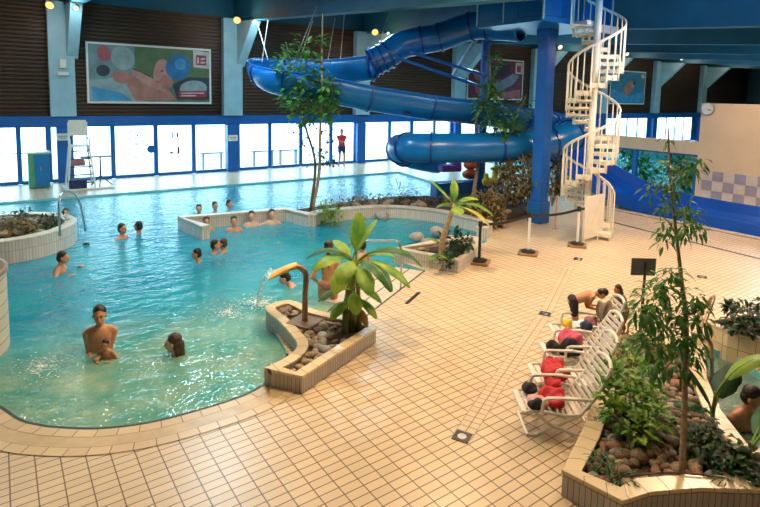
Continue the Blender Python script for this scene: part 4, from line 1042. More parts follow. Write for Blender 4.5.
# curved rail loops at the right of the stair foot
for k, dx in enumerate((0, .22, .44)):
    p = at(596+6*k, 235-k*1.2); z = 1.5-.18*k
    mb = MB(); mb.tube(catmull([V((p.x, p.y, 0)), V((p.x, p.y, z*.6)), V((p.x-.02, p.y, z)), V((p.x-.16, p.y+.02, z+.17)), V((p.x-.30, p.y+.05, z+.18))], 5), .026, 8)
    tag(origin(mb.build('rail_hoop', 'stair', smooth=True), (p.x, p.y, 0)), ['tallest cream rail hoop beside the stair gate', 'middle cream rail hoop beside the stair gate', 'lowest cream rail hoop, farthest right of the stair gate'][k], 'rail')
# sign board
p = at(640, 336); t = thing('sign_board', 'small dark square sign board on a thin post behind the large planter', 'sign', (p.x, p.y, 0))
s0 = (p-CO).dot(CF)
top = V((p.x+.02, p.y, 1.05)); mb = MB(); mb.cyl((p.x, p.y, 0), (p.x+.01, p.y, 1.14), .02, n=8); mb.build('post', 'dark_metal', t)
ang = math.atan2(CR.y, CR.x)
mb = MB(); mb.box((p.x+.01-.0, p.y+.03, 1.05), (.36, .02, .26), ang); mb.build('plate', 'grey', t, bevel=.004)
# floor drains
for k, (x, y) in enumerate(((462, 437), (545, 314), (413, 298), (578, 259), (702, 277))):
    p = at(x, y); mb = MB(); mb.use('dark_metal')
    if k == 2: mb.box((p.x, p.y, .005), (.6, .06, .01), .52)
    else:
        mb.box((p.x, p.y, .004), (.17, .17, .008), .45); mb.use('steel'); mb.lathe((p.x, p.y, .008), [(0, .004), (.045, .004), (.05, 0)], 18)
    tag(origin(mb.build('floor_drain', None), (p.x, p.y, 0)), ['square drain grate with round centre in the middle of the tiled foreground', 'small drain grate farther along the diagonal channel left of the bending boy', 'slim slot drain right of the pool steps', 'small drain in front of the last white barrier post', 'small drain in the deck right of the slender tree'][k], 'drain')
# lifeguard chair
p = V((2.3, 21.5, 0)); t = thing('lifeguard_chair', 'tall white lifeguard high chair with ladder rungs by the window wall', 'chair', p)
mb = MB()
for sx in (-1, 1):
    for sy in (-1, 1): mb.tube([p+V((sx*.42, sy*.45, 0)), p+V((sx*.28, sy*.25, 1.5))], .03, 8)
    mb.tube([p+V((sx*.28, .25, 1.5)), p+V((sx*.28, .27, 2.3))], .03, 8); mb.tube([p+V((sx*.3, -.25, 1.72)), p+V((sx*.3, .25, 1.75))], .025, 8); mb.tube([p+V((sx*.3, -.25, 1.5)), p+V((sx*.3, -.25, 1.72))], .025, 8)
mb.build('frame', 'white', t)
mb = MB()
for k in range(5): z = .25+.27*k; w_ = .42-.14*z/1.5; d_ = .45-.2*z/1.5; mb.tube([p+V((-w_, -d_, z)), p+V((w_, -d_, z))], .022, 8); mb.tube([p+V((w_, -d_, z)), p+V((w_, d_, z))], .015, 8)
mb.build('rungs', 'dark_metal', t)
mb = MB(); mb.box(p+V((0, 0, 1.5)), (.6, .55, .06)); mb.build('seat', 'white', t, bevel=.02)
mb = MB(); mb.box(p+V((0, .27, 2.1)), (.56, .06, .55), 0, -.1); mb.build('backrest', 'stair', t, bevel=.05)
mb = MB(); mb.box(p+V((.25, 0, .03)), (1.5, 1.1, .06)); tag(mb.build('low_platform', 'white', bevel=.01), 'thin white base platform under the lifeguard chair', 'platform')
q = V((2.45, 21.2, 1.2)); mb = MB(); mb.ell((0, 0, 0), (.22, .14, .13)); mb.box((0, -.05, -.02), (.4, .2, .2)); bmesh.ops.translate(mb.bm, verts=mb.bm.verts, vec=p+V((-.1, -.52, .98))); tag(mb.build('rescue_bag', 'mauve', bevel=.03), 'dark purple bag hanging on the front of the lifeguard chair', 'bag')
mb = MB(); mb.box(p+V((-.12, -.3, .21)), (.55, .35, .3)); tag(mb.build('storage_box', 'cloth_navy', bevel=.02), 'dark blue box standing under the lifeguard chair', 'box')
# tripod stand beside it
p = at(101, 187); p.z = 0; t = thing('tripod_table', 'small dark tripod stand with flat top beside the lifeguard chair', 'stand', p)
mb = MB(); mb.cyl(p+V((0, 0, .35)), p+V((0, 0, 1.08)), .03, n=8); mb.build('pole', 'dark_metal', t)
mb = MB()
for a in (0.3, 2.4, 4.5): mb.tube([p+V((0, 0, .42)), p+V((math.cos(a)*.42, math.sin(a)*.35, .02))], .02, 6)
mb.build('legs', 'dark_metal', t)
mb = MB(); mb.box(p+V((-.12, 0, 1.1)), (1.0, .35, .04)); mb.build('top', 'dark_metal', t)
# cabinet by the windows
p = at(40, 188.5); p.z = 0; t = thing('cabinet', 'blue and green cabinet with pale top standing by the left windows', 'cabinet', p)
mb = MB(); mb.box(p+V((0, .3, .62)), (.62, .6, 1.2)); mb.build('body', 'green_side', t, bevel=.01)
mb = MB(); mb.box(p+V((.09, -.02, .62)), (.44, .04, 1.1)); d_ = mb.build('door', 'cab_blue', t, bevel=.01)
mb = MB(); mb.box(p+V((.05, -.06, .7)), (.03, .03, .16)); mb.build('handle', 'steel', d_)
mb = MB(); mb.box(p+V((0, .3, 1.24)), (.72, .66, .05)); mb.build('top', 'white', t, bevel=.01)
# long bars of benches seen outside the windows
for k, (x, y, w_) in enumerate(((212, 153, 1.7), (263, 151, 1.9), (288, 150, 1.7))):
    p = aty(x, y, YB+1.2); mb = MB(); mb.box((p.x, p.y, p.z), (w_*.6, .3, .06)); 
    for s_ in (-1, 1): mb.box((p.x+s_*w_*.24, p.y, p.z/2-.02), (.05, .25, p.z))
    tag(origin(mb.build('outdoor_bench', 'grey'), (p.x, p.y, 0)), ['grey bench outside, behind the pane left of the blue column', 'grey bench outside, first pane right of the blue column', 'grey bench outside, second pane right of the blue column'][k], 'bench')
# clock
p = atx(708, 109, PXW-.04); t = thing('wall_clock', 'round pale wall clock at the top corner of the tan wall', 'clock', p)
mb = MB(); mb.lathe((0, 0, 0), [(0, 0), (.2, 0), (.22, .02), (.22, .06), (0, .06)], 28); bmesh.ops.rotate(mb.bm, verts=mb.bm.verts, cent=(0, 0, 0), matrix=Matrix.Rotation(-PI/2, 3, 'Y')); bmesh.ops.translate(mb.bm, verts=mb.bm.verts, vec=p+V((.03, 0, 0))); mb.build('case', 'steel', t)
mb = MB(); mb.lathe((0, 0, 0), [(0, 0), (.19, 0), (.19, .01), (0, .01)], 28); bmesh.ops.rotate(mb.bm, verts=mb.bm.verts, cent=(0, 0, 0), matrix=Matrix.Rotation(-PI/2, 3, 'Y')); bmesh.ops.translate(mb.bm, verts=mb.bm.verts, vec=p+V((-.03, 0, 0))); mb.build('face', 'clock', t)
mb = MB(); mb.bar(p+V((-.05, 0, 0)), p+V((-.05, -.1, -.02)), .02, .01); mb.bar(p+V((-.05, 0, 0)), p+V((-.05, -.13, -.06)), .012, .01); mb.build('hands', 'black', t)
# fountain
p = at(305, 321, .22); t = thing('water_spout', 'curved pool fountain with brown post and golden spout pouring into the water', 'fountain', (p.x, p.y, .2))
mb = MB(); mb.box((p.x, p.y, .2), (.4, .4, .06), .5); mb.build('base_plate', 'copper', t, bevel=.01)
D1 = (p-CO).dot(CF)
mb = MB(); tp = atd(306, 276, D1+.02); mb.tube(catmull([p, p+V((0, 0, .35)), tp, atd(301, 268, D1), atd(294, 265.5, D1)], 6), .042, 12); mb.build('post', 'copper', t, smooth=True)
mb = MB(); P2 = catmull([atd(297, 265.5, D1), atd(288, 268, D1-.02), atd(279, 272, D1-.04), atd(272, 275, D1-.05)], 6); n_ = len(P2)
sd_ = V((CF.x, CF.y, 0)).normalized(); prev = None
for i, q in enumerate(P2):
    w_ = .05+.15*(i/(n_-1))**.8; hh = .03+.02*(1-i/(n_-1)); tdir = (P2[min(i+1, n_-1)]-P2[max(i-1, 0)]).normalized(); up = sd_.cross(tdir).normalized()
    if up.z < 0: up = -up
    row = [mb.bm.verts.new(q+sd_*w_*math.cos(a)+up*hh*math.sin(a)) for a in [2*PI*k/14 for k in range(14)]]
    if prev:
        for k in range(14): mb.face([prev[k], prev[(k+1) % 14], row[(k+1) % 14], row[k]])
    else: mb.face(row[::-1])
    prev = row
mb.face(prev); mb.build('spout_shell', 'gold', t, smooth=True)
# falling water sheet
m, nt, out = nodes('falling_water'); d1 = nt.nodes.new('ShaderNodeBsdfDiffuse'); d1.inputs[0].default_value = (.75, .9, .95, 1)
t1 = nt.nodes.new('ShaderNodeBsdfTransparent'); g1_ = nt.nodes.new('ShaderNodeBsdfGlossy'); g1_.inputs['Roughness'].default_value = .15
nn_ = noise(nt, 14, 3); rr2 = ramp(nt, nn_.outputs['Fac'], [(.4, (.2, .2, .2)), (.62, (.85, .85, .85))]); a1 = nt.nodes.new('ShaderNodeMixShader'); a2 = nt.nodes.new('ShaderNodeMixShader'); a2.inputs[0].default_value = .3
nt.links.new(d1.outputs[0], a2.inputs[1]); nt.links.new(g1_.outputs[0], a2.inputs[2]); nt.links.new(rr2.outputs[0], a1.inputs[0]); nt.links.new(t1.outputs[0], a1.inputs[1]); nt.links.new(a2.outputs[0], a1.inputs[2]); nt.links.new(a1.outputs[0], out.inputs[0]); M['fall'] = m
st_ = atd(271, 275, D1-.05); end = at(258, 303, WZ); mb = MB(); prev = None
for i in range(15):
    u = i/14; q = st_.lerp(end, u); q.z = st_.z+(WZ-st_.z)*u*u*.9+(WZ-st_.z)*u*.1; row = []
    for k in range(9):
        v = (k/8-.5)*2; row.append(mb.bm.verts.new(q+sd_*v*(.19+.03*math.sin(i*1.3+k))+V((0, 0, .02*math.sin(k*2.1+i)))))
    if prev:
        for k in range(8): mb.face([prev[k], prev[k+1], row[k+1], row[k]])
    prev = row
o = mb.build('falling_water', 'fall', smooth=True); so = o.modifiers.new('s', 'SOLIDIFY'); so.thickness = .02; tag(o, 'sheet of water pouring from the golden spout', 'water jet', kind='stuff')
def foam(cx_, cy_, r, n, label):
    mb = MB()
    for _ in range(n):
        a = RND.uniform(0, 2*PI); rr_ = min(1.9, abs(RND.gauss(0, .62)))*r; s = RND.uniform(.004, .011)
        mb.ell((cx_+math.cos(a)*rr_, cy_+math.sin(a)*rr_*1.2, WZ+.002), (s*1.6, s, s*.35), None, 7, 5)
    o = mb.build('foam', 'foam', smooth=True); tag(o, label, 'foam', kind='stuff')
foam(end.x, end.y, .26, 420, 'white splash foam where the spout water lands')
q = at(228, 312, WZ); foam(q.x, q.y, .4, 300, 'drifting foam streak left of the spout splash')
q = at(42, 366, WZ); foam(q.x, q.y, .32, 260, 'patch of bubbling foam near the tan plinth')
q = at(165, 360, WZ); foam(q.x-.15, q.y, .25, 60, 'small splash of foam around the swimming woman')
# -------- loungers
def make_lounger():
    t = thing('lounge_chair', 'x', 'chair', (0, 0, 0))
    # faces +Y, width along X
    W_ = .58
    mb = MB()
    seat = [(-.30, .30), (-.05, .33), (.35, .40)]
    for s in (-1, 1): mb.tube(catmull([V((s*W_/2, .62, .36)), V((s*W_/2, .40, .39)), V((s*W_/2, .05, .33)), V((s*W_/2, -.2, .34))], 5), .022, 8)
    mb.tube([V((-W_/2, .62, .36)), V((W_/2, .62, .36))], .022, 8)
    for i in range(8):
        u = i/7; y = -.18+.78*u; z = .325+.05*u; mb.box((0, y, z), (W_-.02, .075, .016))
    mb.build('seat', 'plastic', t)
    mb = MB()
    A_, B_ = V((0, -.20, .34)), V((0, -.62, 1.02))
    for s in (-1, 1):
        q = [A_+V((s*W_/2, 0, 0)), A_.lerp(B_, .5)+V((s*W_/2, -.02, -.02)), B_+V((s*W_*.42, 0, 0))]; mb.tube(catmull(q, 5), .026, 8)
    mb.tube(catmull([B_+V((-W_*.42, 0, 0)), B_+V((-.1, -.03, .05)), B_+V((.1, -.03, .05)), B_+V((W_*.42, 0, 0))], 5), .028, 8)
    for i in range(9):
        q = A_.lerp(B_, (i+.5)/9.2); mb.bar(q-V((W_/2-.02, 0, 0)), q+V((W_/2-.02, 0, 0)), .016, .062)
    mb.build('backrest', 'plastic', t)
    for s in (-1, 1):
        mb = MB(); mb.tube(catmull([V((s*(W_/2+.03), .36, .38)), V((s*(W_/2+.04), .34, .56)), V((s*(W_/2+.04), .25, .60)), V((s*(W_/2+.04), -.1, .60)), V((s*(W_/2+.03), -.33, .58))], 5), .024, 8)
        mb.box((s*(W_/2+.04), .08, .61), (.055, .44, .018)); mb.build('armrest', 'plastic', t)
    for s in (-1, 1):
        mb = MB(); mb.tube(catmull([V((s*W_/2, .45, .37)), V((s*(W_/2+.01), .2, .18)), V((s*(W_/2+.02), -.3, .02)), V((s*(W_/2+.02), -.42, .02))], 5), .024, 8); mb.build('leg', 'plastic', t)
        mb = MB(); mb.tube(catmull([V((s*W_/2, -.2, .34)), V((s*(W_/2-.01), .1, .18)), V((s*(W_/2-.02), .42, .02)), V((s*(W_/2-.02), .54, .02))], 5), .024, 8); mb.build('leg', 'plastic', t)
    mb = MB(); mb.tube([V((-W_/2, -.42, .02)), V((W_/2, -.42, .02))], .02, 8); mb.build('floor_bar', 'plastic', t); mb = MB(); mb.tube([V((-W_/2, .54, .02)), V((W_/2, .54, .02))], .02, 8); mb.build('floor_bar', 'plastic', t)
    return t
LZ = .95; CS = .72
ch0 = make_lounger()
CHP = [((4.80, 3.38), 'white plastic reclining chair nearest the camera, red towel on its seat'), ((5.40, 3.68), 'second white reclining chair from the camera with a crumpled red towel'),
       ((6.00, 3.98), 'third white reclining chair, holding a pink and black bag'), ((6.58, 4.30), 'farthest reclining chair of the row, where the boy leans over')]
for i, (xy, lab) in enumerate(CHP):
    if i == 0: ch0.location = (*xy, 0); ch0.rotation_euler = (0, 0, LZ); ch0.scale = (CS,)*3; ch0['label'] = lab; ch0['group'] = 'white reclining chairs in a row'
    else: dup(ch0, (*xy, 0), LZ, lab, 'white reclining chairs in a row', CS)
def onchair(i, x, y, z):
    c, s = math.cos(LZ), math.sin(LZ); X_, Y_ = CHP[i][0]; x *= CS; y *= CS; return V((X_+x*c-y*s, Y_+x*s+y*c, z*CS))
def lump(name, label, cat, p, r, m, seed, rz=0, extra=()):
    """crumpled cloth: displaced blob with folds"""
    rr_ = random.Random(seed); mb = MB(); r = tuple(q*.82 for q in r); mb.ell((0, 0, 0), r, None, 36, 22)
    for e in extra: mb.ell(e[0], e[1], None, 24, 14)
    ph = [rr_.uniform(0, 6) for _ in range(6)]
    for v in mb.bm.verts:
        c = v.co.copy(); f = .16*math.sin(c.x*30+ph[0]+6*c.y)+.12*math.sin(c.y*38+ph[1]+9*c.x)+.1*math.sin(c.x*60+c.y*47+ph[2])
        v.co = c*(1+f*.7)+V((0, 0, max(0, f)*.04)); v.co.z = max(v.co.z, -r[2]*.55)
    o = mb.build(name, m, smooth=True); o.location = p; o.rotation_euler = (0, 0, rz+LZ); return tag(o, label, cat)
lump('towel', 'crumpled red towel on the nearest reclining chair', 'towel', onchair(0, .02, .12, .44), (.23, .17, .09), 'red', 1, extra=(((.16, -.06, .05), (.1, .09, .07)),))
lump('towel', 'pale pink towel at the front edge of the nearest reclining chair', 'towel', onchair(0, -.14, .36, .44), (.10, .14, .06), 'palepink', 2)
lump('shoe_bag', 'black bundle on the left corner of the nearest reclining chair', 'bag', onchair(0, -.24, .44, .45), (.08, .09, .06), 'cloth_black', 3)
lump('shoe_bag', 'dark bundle on the right corner of the nearest reclining chair', 'bag', onchair(0, .2, .40, .45), (.12, .10, .06), 'cloth_black', 4)
lump('towel', 'crumpled red towel on the second reclining chair', 'towel', onchair(1, -.1, .3, .45), (.2, .2, .09), 'red', 5, extra=(((.2, -.05, .0), (.13, .1, .07)),))
lump('sports_bag', 'pink bag slumped on the third reclining chair', 'bag', onchair(2, .05, .15, .52), (.19, .18, .17), 'pink', 6)
lump('sports_bag', 'black bag at the left of the pink bag', 'bag', onchair(2, -.2, .25, .50), (.13, .17, .15), 'cloth_black', 7)
lump('clothes_bundle', 'dark jacket bundle in front of the pink bag', 'clothes', onchair(2, -.08, .50, .47), (.12, .1, .09), 'cloth_black', 8)
lump('clothes_bundle', 'dark blue clothes bundle above the pink bag', 'clothes', onchair(3, -.32, .12, .62), (.12, .1, .08), 'cloth_navy', 9)
lump('clothes_bundle', 'white shirt bundle on the farthest reclining chair', 'clothes', onchair(3, -.05, .10, .48), (.17, .15, .10), 'cloth_white', 10)
lump('clothes_bundle', 'yellow cloth under the hands of the bending boy', 'clothes', onchair(3, .12, .32, .47), (.12, .08, .07), 'cloth_yellow', 11)
lump('draped_robe', 'taupe robe draped over the back of the farthest chair', 'robe', onchair(3, .0, -.38, .72), (.24, .10, .22), 'cloth_brown', 12)
lump('clothes_bundle', 'maroon and white clothes bundle at the foot of the draped robe', 'clothes', onchair(3, .12, -.15, .50), (.16, .1, .1), 'mauve', 13)
# -------- banners
def banner(x0, x1, z0, z1, label, shapes, bgm):
    y = YB-.12; t = thing('wall_banner', label, 'banner', ((x0+x1)/2, y, (z0+z1)/2))
    mb = MB(); mb.box(((x0+x1)/2, y+.03, (z0+z1)/2), (x1-x0, .04, z1-z0)); mb.build('board', 'white', t)
    m_ = .08; mb = MB(); mb.box(((x0+x1)/2, y+.008, (z0+z1)/2), (x1-x0-2*m_, .012, z1-z0-2*m_)); mb.build('picture', bgm, t)
    for k, (nm, mt, kind, args) in enumerate(shapes):
        yy = y-.001-.0012*k; mb = MB(); W_, H_ = x1-x0, z1-z0
        def Pq(u, v): return (x0+u*W_, yy, z1-v*H_)
        if kind == 'e':
            u, v, a, b, rot = args; pts = []
            for q in range(28):
                th = 2*PI*q/28; ex, ez = a*W_*math.cos(th), b*W_*math.sin(th)
                X_, Z_ = ex*math.cos(rot)-ez*math.sin(rot), ex*math.sin(rot)+ez*math.cos(rot); c = Pq(u, v); pts.append((min(x1-m_, max(x0+m_, c[0]+X_)), yy, min(z1-m_, max(z0+m_, c[2]+Z_))))
            mb.poly(pts)
        else: mb.poly([Pq(*a) for a in args])
        mb.build(nm, mt, t)
    return t
for nm, col in (('bn_green', (.10, .17, .08)), ('bn_cap', (.015, .16, .38)), ('bn_cap2', (.05, .30, .55)), ('bn_skin', (.42, .18, .15)), ('bn_skin2', (.50, .25, .21)), ('bn_pink', (.40, .10, .13)), ('bn_hat', (.16, .27, .29)), ('bn_hat2', (.28, .38, .40)), ('bn_dark', (.025, .04, .07)),
                ('bn_white', (.50, .52, .54)), ('bn_red', (.38, .03, .04)), ('bn_teal', (.05, .22, .30)), ('bn_aqua', (.03, .22, .34)), ('bn_maroon', (.14, .03, .05)), ('bn_grey', (.2, .25, .33))):
    M[nm] = mat('print_'+nm[3:], col, .5, var=.22, scale=2.5)
banner(2.8, 7.46, 2.93, 5.22, 'long framed swimming banner with a blue swimming cap between the first two pillars', [
    ('backdrop', 'bn_hat', 'p', [(.02, .04), (.36, .04), (.36, .96), (.02, .96)]), ('water_area', 'bn_hat2', 'p', [(.02, .62), (.30, .55), (.42, .96), (.02, .96)]), ('stripe', 'bn_cap2', 'p', [(.03, .72), (.25, .82), (.33, .95), (.04, .95)]),
    ('shade', 'bn_dark', 'p', [(.34, .40), (.48, .52), (.49, .64), (.36, .5)]), ('shade', 'bn_dark', 'p', [(.66, .66), (.80, .52), (.98, .52), (.98, .92), (.70, .92)]),
    ('pale_shape', 'bn_hat2', 'e', (.84, .72, .12, .07, .1)),
    ('body', 'bn_skin', 'p', [(.30, .50), (.42, .52), (.62, .74), (.70, .95), (.36, .95), (.30, .72)]), ('arm', 'bn_skin2', 'p', [(.34, .42), (.40, .46), (.62, .70), (.60, .80), (.46, .70), (.34, .52)]),
    ('hat', 'bn_hat2', 'e', (.27, .24, .09, .10, .3)), ('small_face', 'bn_pink', 'e', (.13, .18, .05, .065, .2)), ('small_face', 'bn_skin', 'e', (.25, .56, .07, .05, -.4)), ('swim_suit', 'bn_dark', 'e', (.12, .46, .05, .045, .2)),
    ('face', 'bn_skin2', 'e', (.57, .47, .065, .125, -.15)), ('cap', 'bn_cap', 'e', (.71, .35, .10, .115, -.5)), ('cap_fold', 'bn_cap2', 'e', (.73, .30, .05, .05, -.5)), ('cheek', 'bn_skin', 'e', (.61, .62, .055, .06, 0)), ('eye', 'bn_dark', 'e', (.575, .43, .014, .006, .3)), ('mouth', 'bn_pink', 'e', (.54, .62, .02, .008, -.3)),
    ('logo_box', 'bn_white', 'p', [(.84, .04), (.985, .06), (.985, .36), (.84, .34)]), ('logo', 'bn_red', 'p', [(.865, .12), (.955, .12), (.955, .30), (.865, .30)]), ('logo_mark', 'bn_white', 'p', [(.875, .16), (.89, .16), (.89, .27), (.875, .27)]), ('logo_mark', 'bn_white', 'p', [(.905, .18), (.945, .16), (.945, .19), (.905, .21)]), ('logo_mark', 'bn_white', 'p', [(.905, .24), (.945, .23), (.945, .26), (.905, .27)]),
    ('red_strip', 'bn_red', 'p', [(.71, .77), (.95, .76), (.95, .88), (.71, .89)]), ('text_line', 'bn_white', 'p', [(.73, .80), (.93, .79), (.93, .81), (.73, .82)]), ('text_line', 'bn_white', 'p', [(.73, .845), (.86, .84), (.86, .86), (.73, .865)])], 'bn_green')
banner(22.3, 27.1, 3.3, 5.75, 'dark red framed banner with a pale figure behind the slim blue column', [('shape', 'bn_dark', 'e', (.35, .3, .14, .12, 0)), ('shape', 'bn_dark', 'e', (.62, .25, .12, .1, .3)), ('figure', 'bn_grey', 'p', [(.38, .62), (.62, .5), (.80, .34), (.92, .40), (.80, .62), (.55, .80), (.42, .78)]), ('shape', 'bn_pink', 'e', (.25, .75, .12, .08, 0)),
    ('shape', 'bn_skin', 'e', (.15, .4, .05, .08, .5)), ('shape', 'bn_pink', 'p', [(.6, .82), (.95, .72), (.95, .95), (.55, .95)]), ('logo_box', 'bn_white', 'p', [(.84, .06), (.97, .06), (.97, .34), (.84, .34)]), ('logo', 'bn_red', 'p', [(.865, .13), (.945, .13), (.945, .3), (.865, .3)])], 'bn_maroon')
banner(36.6, 41.3, 3.12, 5.62, 'small blue framed banner of a swimmer at the right behind the staircase', [('wave', 'bn_cap2', 'p', [(.05, .55), (.5, .75), (.95, .6), (.95, .95), (.05, .95)]), ('body', 'bn_skin', 'e', (.5, .52, .17, .09, .5)), ('head', 'bn_skin2', 'e', (.62, .40, .06, .05, .3)), ('hair', 'bn_dark', 'e', (.66, .36, .03, .035, .3)), ('wave', 'bn_teal', 'p', [(.7, .2), (.95, .15), (.95, .5), (.78, .42)]), ('mark', 'bn_white', 'p', [(.86, .08), (.95, .08), (.95, .2), (.86, .2)])], 'bn_aqua')
# -------- coloured toys under the slide
p = at(455, 190, .2)
D2 = 18.6
mb = MB(); c = atd(450, 168, 17.0); mb.box(c, (.7, .3, .22), -.2); mb.ell(c+V((.25, 0, .08)), (.2, .18, .13)); tag(origin(mb.build('inflatable_toy', 'purple', bevel=.06), c), 'purple play figure under the slide end', 'toy')
mb = MB(); c = atd(471, 164, D2); mb.ell(c, (.3, .22, .2)); mb.ell(c+V((0, 0, -.35)), (.34, .24, .18)); mb.ell(c+V((.1, -.1, .2)), (.12, .1, .1)); tag(origin(mb.build('inflatable_toy', 'orange', smooth=True), c), 'orange rounded play figure right of the purple one', 'toy')
mb = MB(); c = atd(491, 178, 17.2)
for a, b, s in (((-.22, 0, -.1), (.2, 0, -.1), .13), ((-.2, 0, -.1), (-.22, 0, .1), .09), ((.16, 0, -.1), (.2, 0, .32), .10), ((.2, 0, .3), (.02, 0, .3), .06)): mb.cap(c+V(a), c+V(b), s, s*.85, 10)
tag(origin(mb.build('yellow_toy', 'yellow', smooth=True), c), 'bright yellow chunky play figure left of the brown shrubs', 'toy')
mb = MB(); c = atd(468, 180, 18.2); mb.box(c+V((0, 0, -.3)), (2.6, .5, .55), -.2); tag(origin(mb.build('play_base', 'frame_blue', bevel=.05), c), 'blue base block under the play figures', 'block')
# small starting blocks / rail by the tan plinth and the round planter
q = at(60, 230, .42); rail('grab_rail', 'steel grab rail on the rim of the round island planter', [V((q.x, q.y, .3)), V((q.x, q.y, 1.0)), V((q.x+.12, q.y+.2, 1.22)), V((q.x+.42, q.y+.5, 1.0)), V((q.x+.55, q.y+.6, .2))], .025)
# hot tub rail + steps at the right
q = at(712, 372, -.1); rail('handrail', 'bronze handrail curving down into the small right pool', [at(697, 318, .25), V((8.05, 3.3, .8)), at(703, 330, .6), at(711, 345, .55), at(712, 366, .1), at(712, 378, -.3)], .022, 'copper')
for k in range(3):
    a = V((8.38-.28*k, 3.62-.13*k, 0)); mb = MB(); mb.box((8.1-.3*k, 3.26-.12*k, -.12-.17*k-.3), (.34, .9, .6), -1.1+1.57); o = mb.build('pool_step', 'kerb'); tag(o, ['upper', 'middle', 'lowest'][k]+' tiled step down into the small right pool', 'step')
# -------- luminaires
M['lamp_warm'] = emit('sodium_lamp', (1, .45, .12), 2.6); M['lamp_cool'] = emit('cool_lamp', (.55, .95, 1), 1.8)
M['lamp_white'] = emit('warm_white_lamp', (1, .72, .45), 2.2)
LAMPS = [(50, 5, 21.3, 'lamp_warm', 'warm orange spotlight at the top of the first pillar', .14), (76, 8, 21.3, 'lamp_cool', 'cool white spotlight right of the first orange one', .11), (237, 20, 21.3, 'lamp_warm', 'warm orange spotlight at the top of the second pillar', .15), (255, 22, 21.3, 'lamp_cool', 'cool white spotlight at the left end of the long teal beam', .12),
         (375, 32, 21.3, 'lamp_warm', 'warm orange spotlight above the left bend of the upper tube', .16), (388, 33, 21.3, 'lamp_cool', 'small cool spotlight beside the third orange one', .08), (560, 47, 21.3, 'lamp_white', 'warm spotlight left of the spiral staircase', .16), (627, 54, 21.3, 'lamp_white', 'warm spotlight just right of the spiral staircase', .14), (635, 54, 21.5, 'lamp_cool', 'small pale spotlight touching the warm one right of the staircase', .08),
         (682, 58, 21.3, 'lamp_white', 'warm spotlight on the bracket left of the clock', .18), (690, 59, 21.5, 'lamp_cool', 'small pale spotlight beside the one left of the clock', .09), (727, 62, 21.3, 'lamp_white', 'warm spotlight on the bracket above the tan wall', .2), (735, 62, 21.5, 'lamp_cool', 'small pale spotlight above the tan wall', .1)]
for k, (x, y, Y_, m_, lab, r_) in enumerate(LAMPS):
    p = aty(x, y, Y_-.35); t = thing('spotlight', lab, 'lamp', p)
    d = (V((p.x*.3, -8, -4))).normalized(); d = V((-.35, -.8, -.45)).normalized()
    q = d.to_track_quat('Z', 'Y').to_matrix().to_4x4()
    mb = MB(); mb.lathe((0, 0, 0), [(0, -.22), (r_*.5, -.2), (r_*.9, -.05), (r_, .05), (r_*.9, .05)], 18); bmesh.ops.transform(mb.bm, matrix=Matrix.Translation(p) @ q, verts=mb.bm.verts); mb.build('housing', 'dark_metal', t)
    mb = MB(); mb.lathe((0, 0, .03), [(0, .03), (r_*.5, .025), (r_*.88, 0)], 18); bmesh.ops.transform(mb.bm, matrix=Matrix.Translation(p) @ q, verts=mb.bm.verts); mb.build('lens', m_, t)
    mb = MB(); mb.cyl(p-d*.15, V((p.x, p.y+.1, bz_beam(p.y)+(.0 if p.z < bz_beam(p.y) else .4))), .02, n=6); mb.build('bracket', 'dark_metal', t)
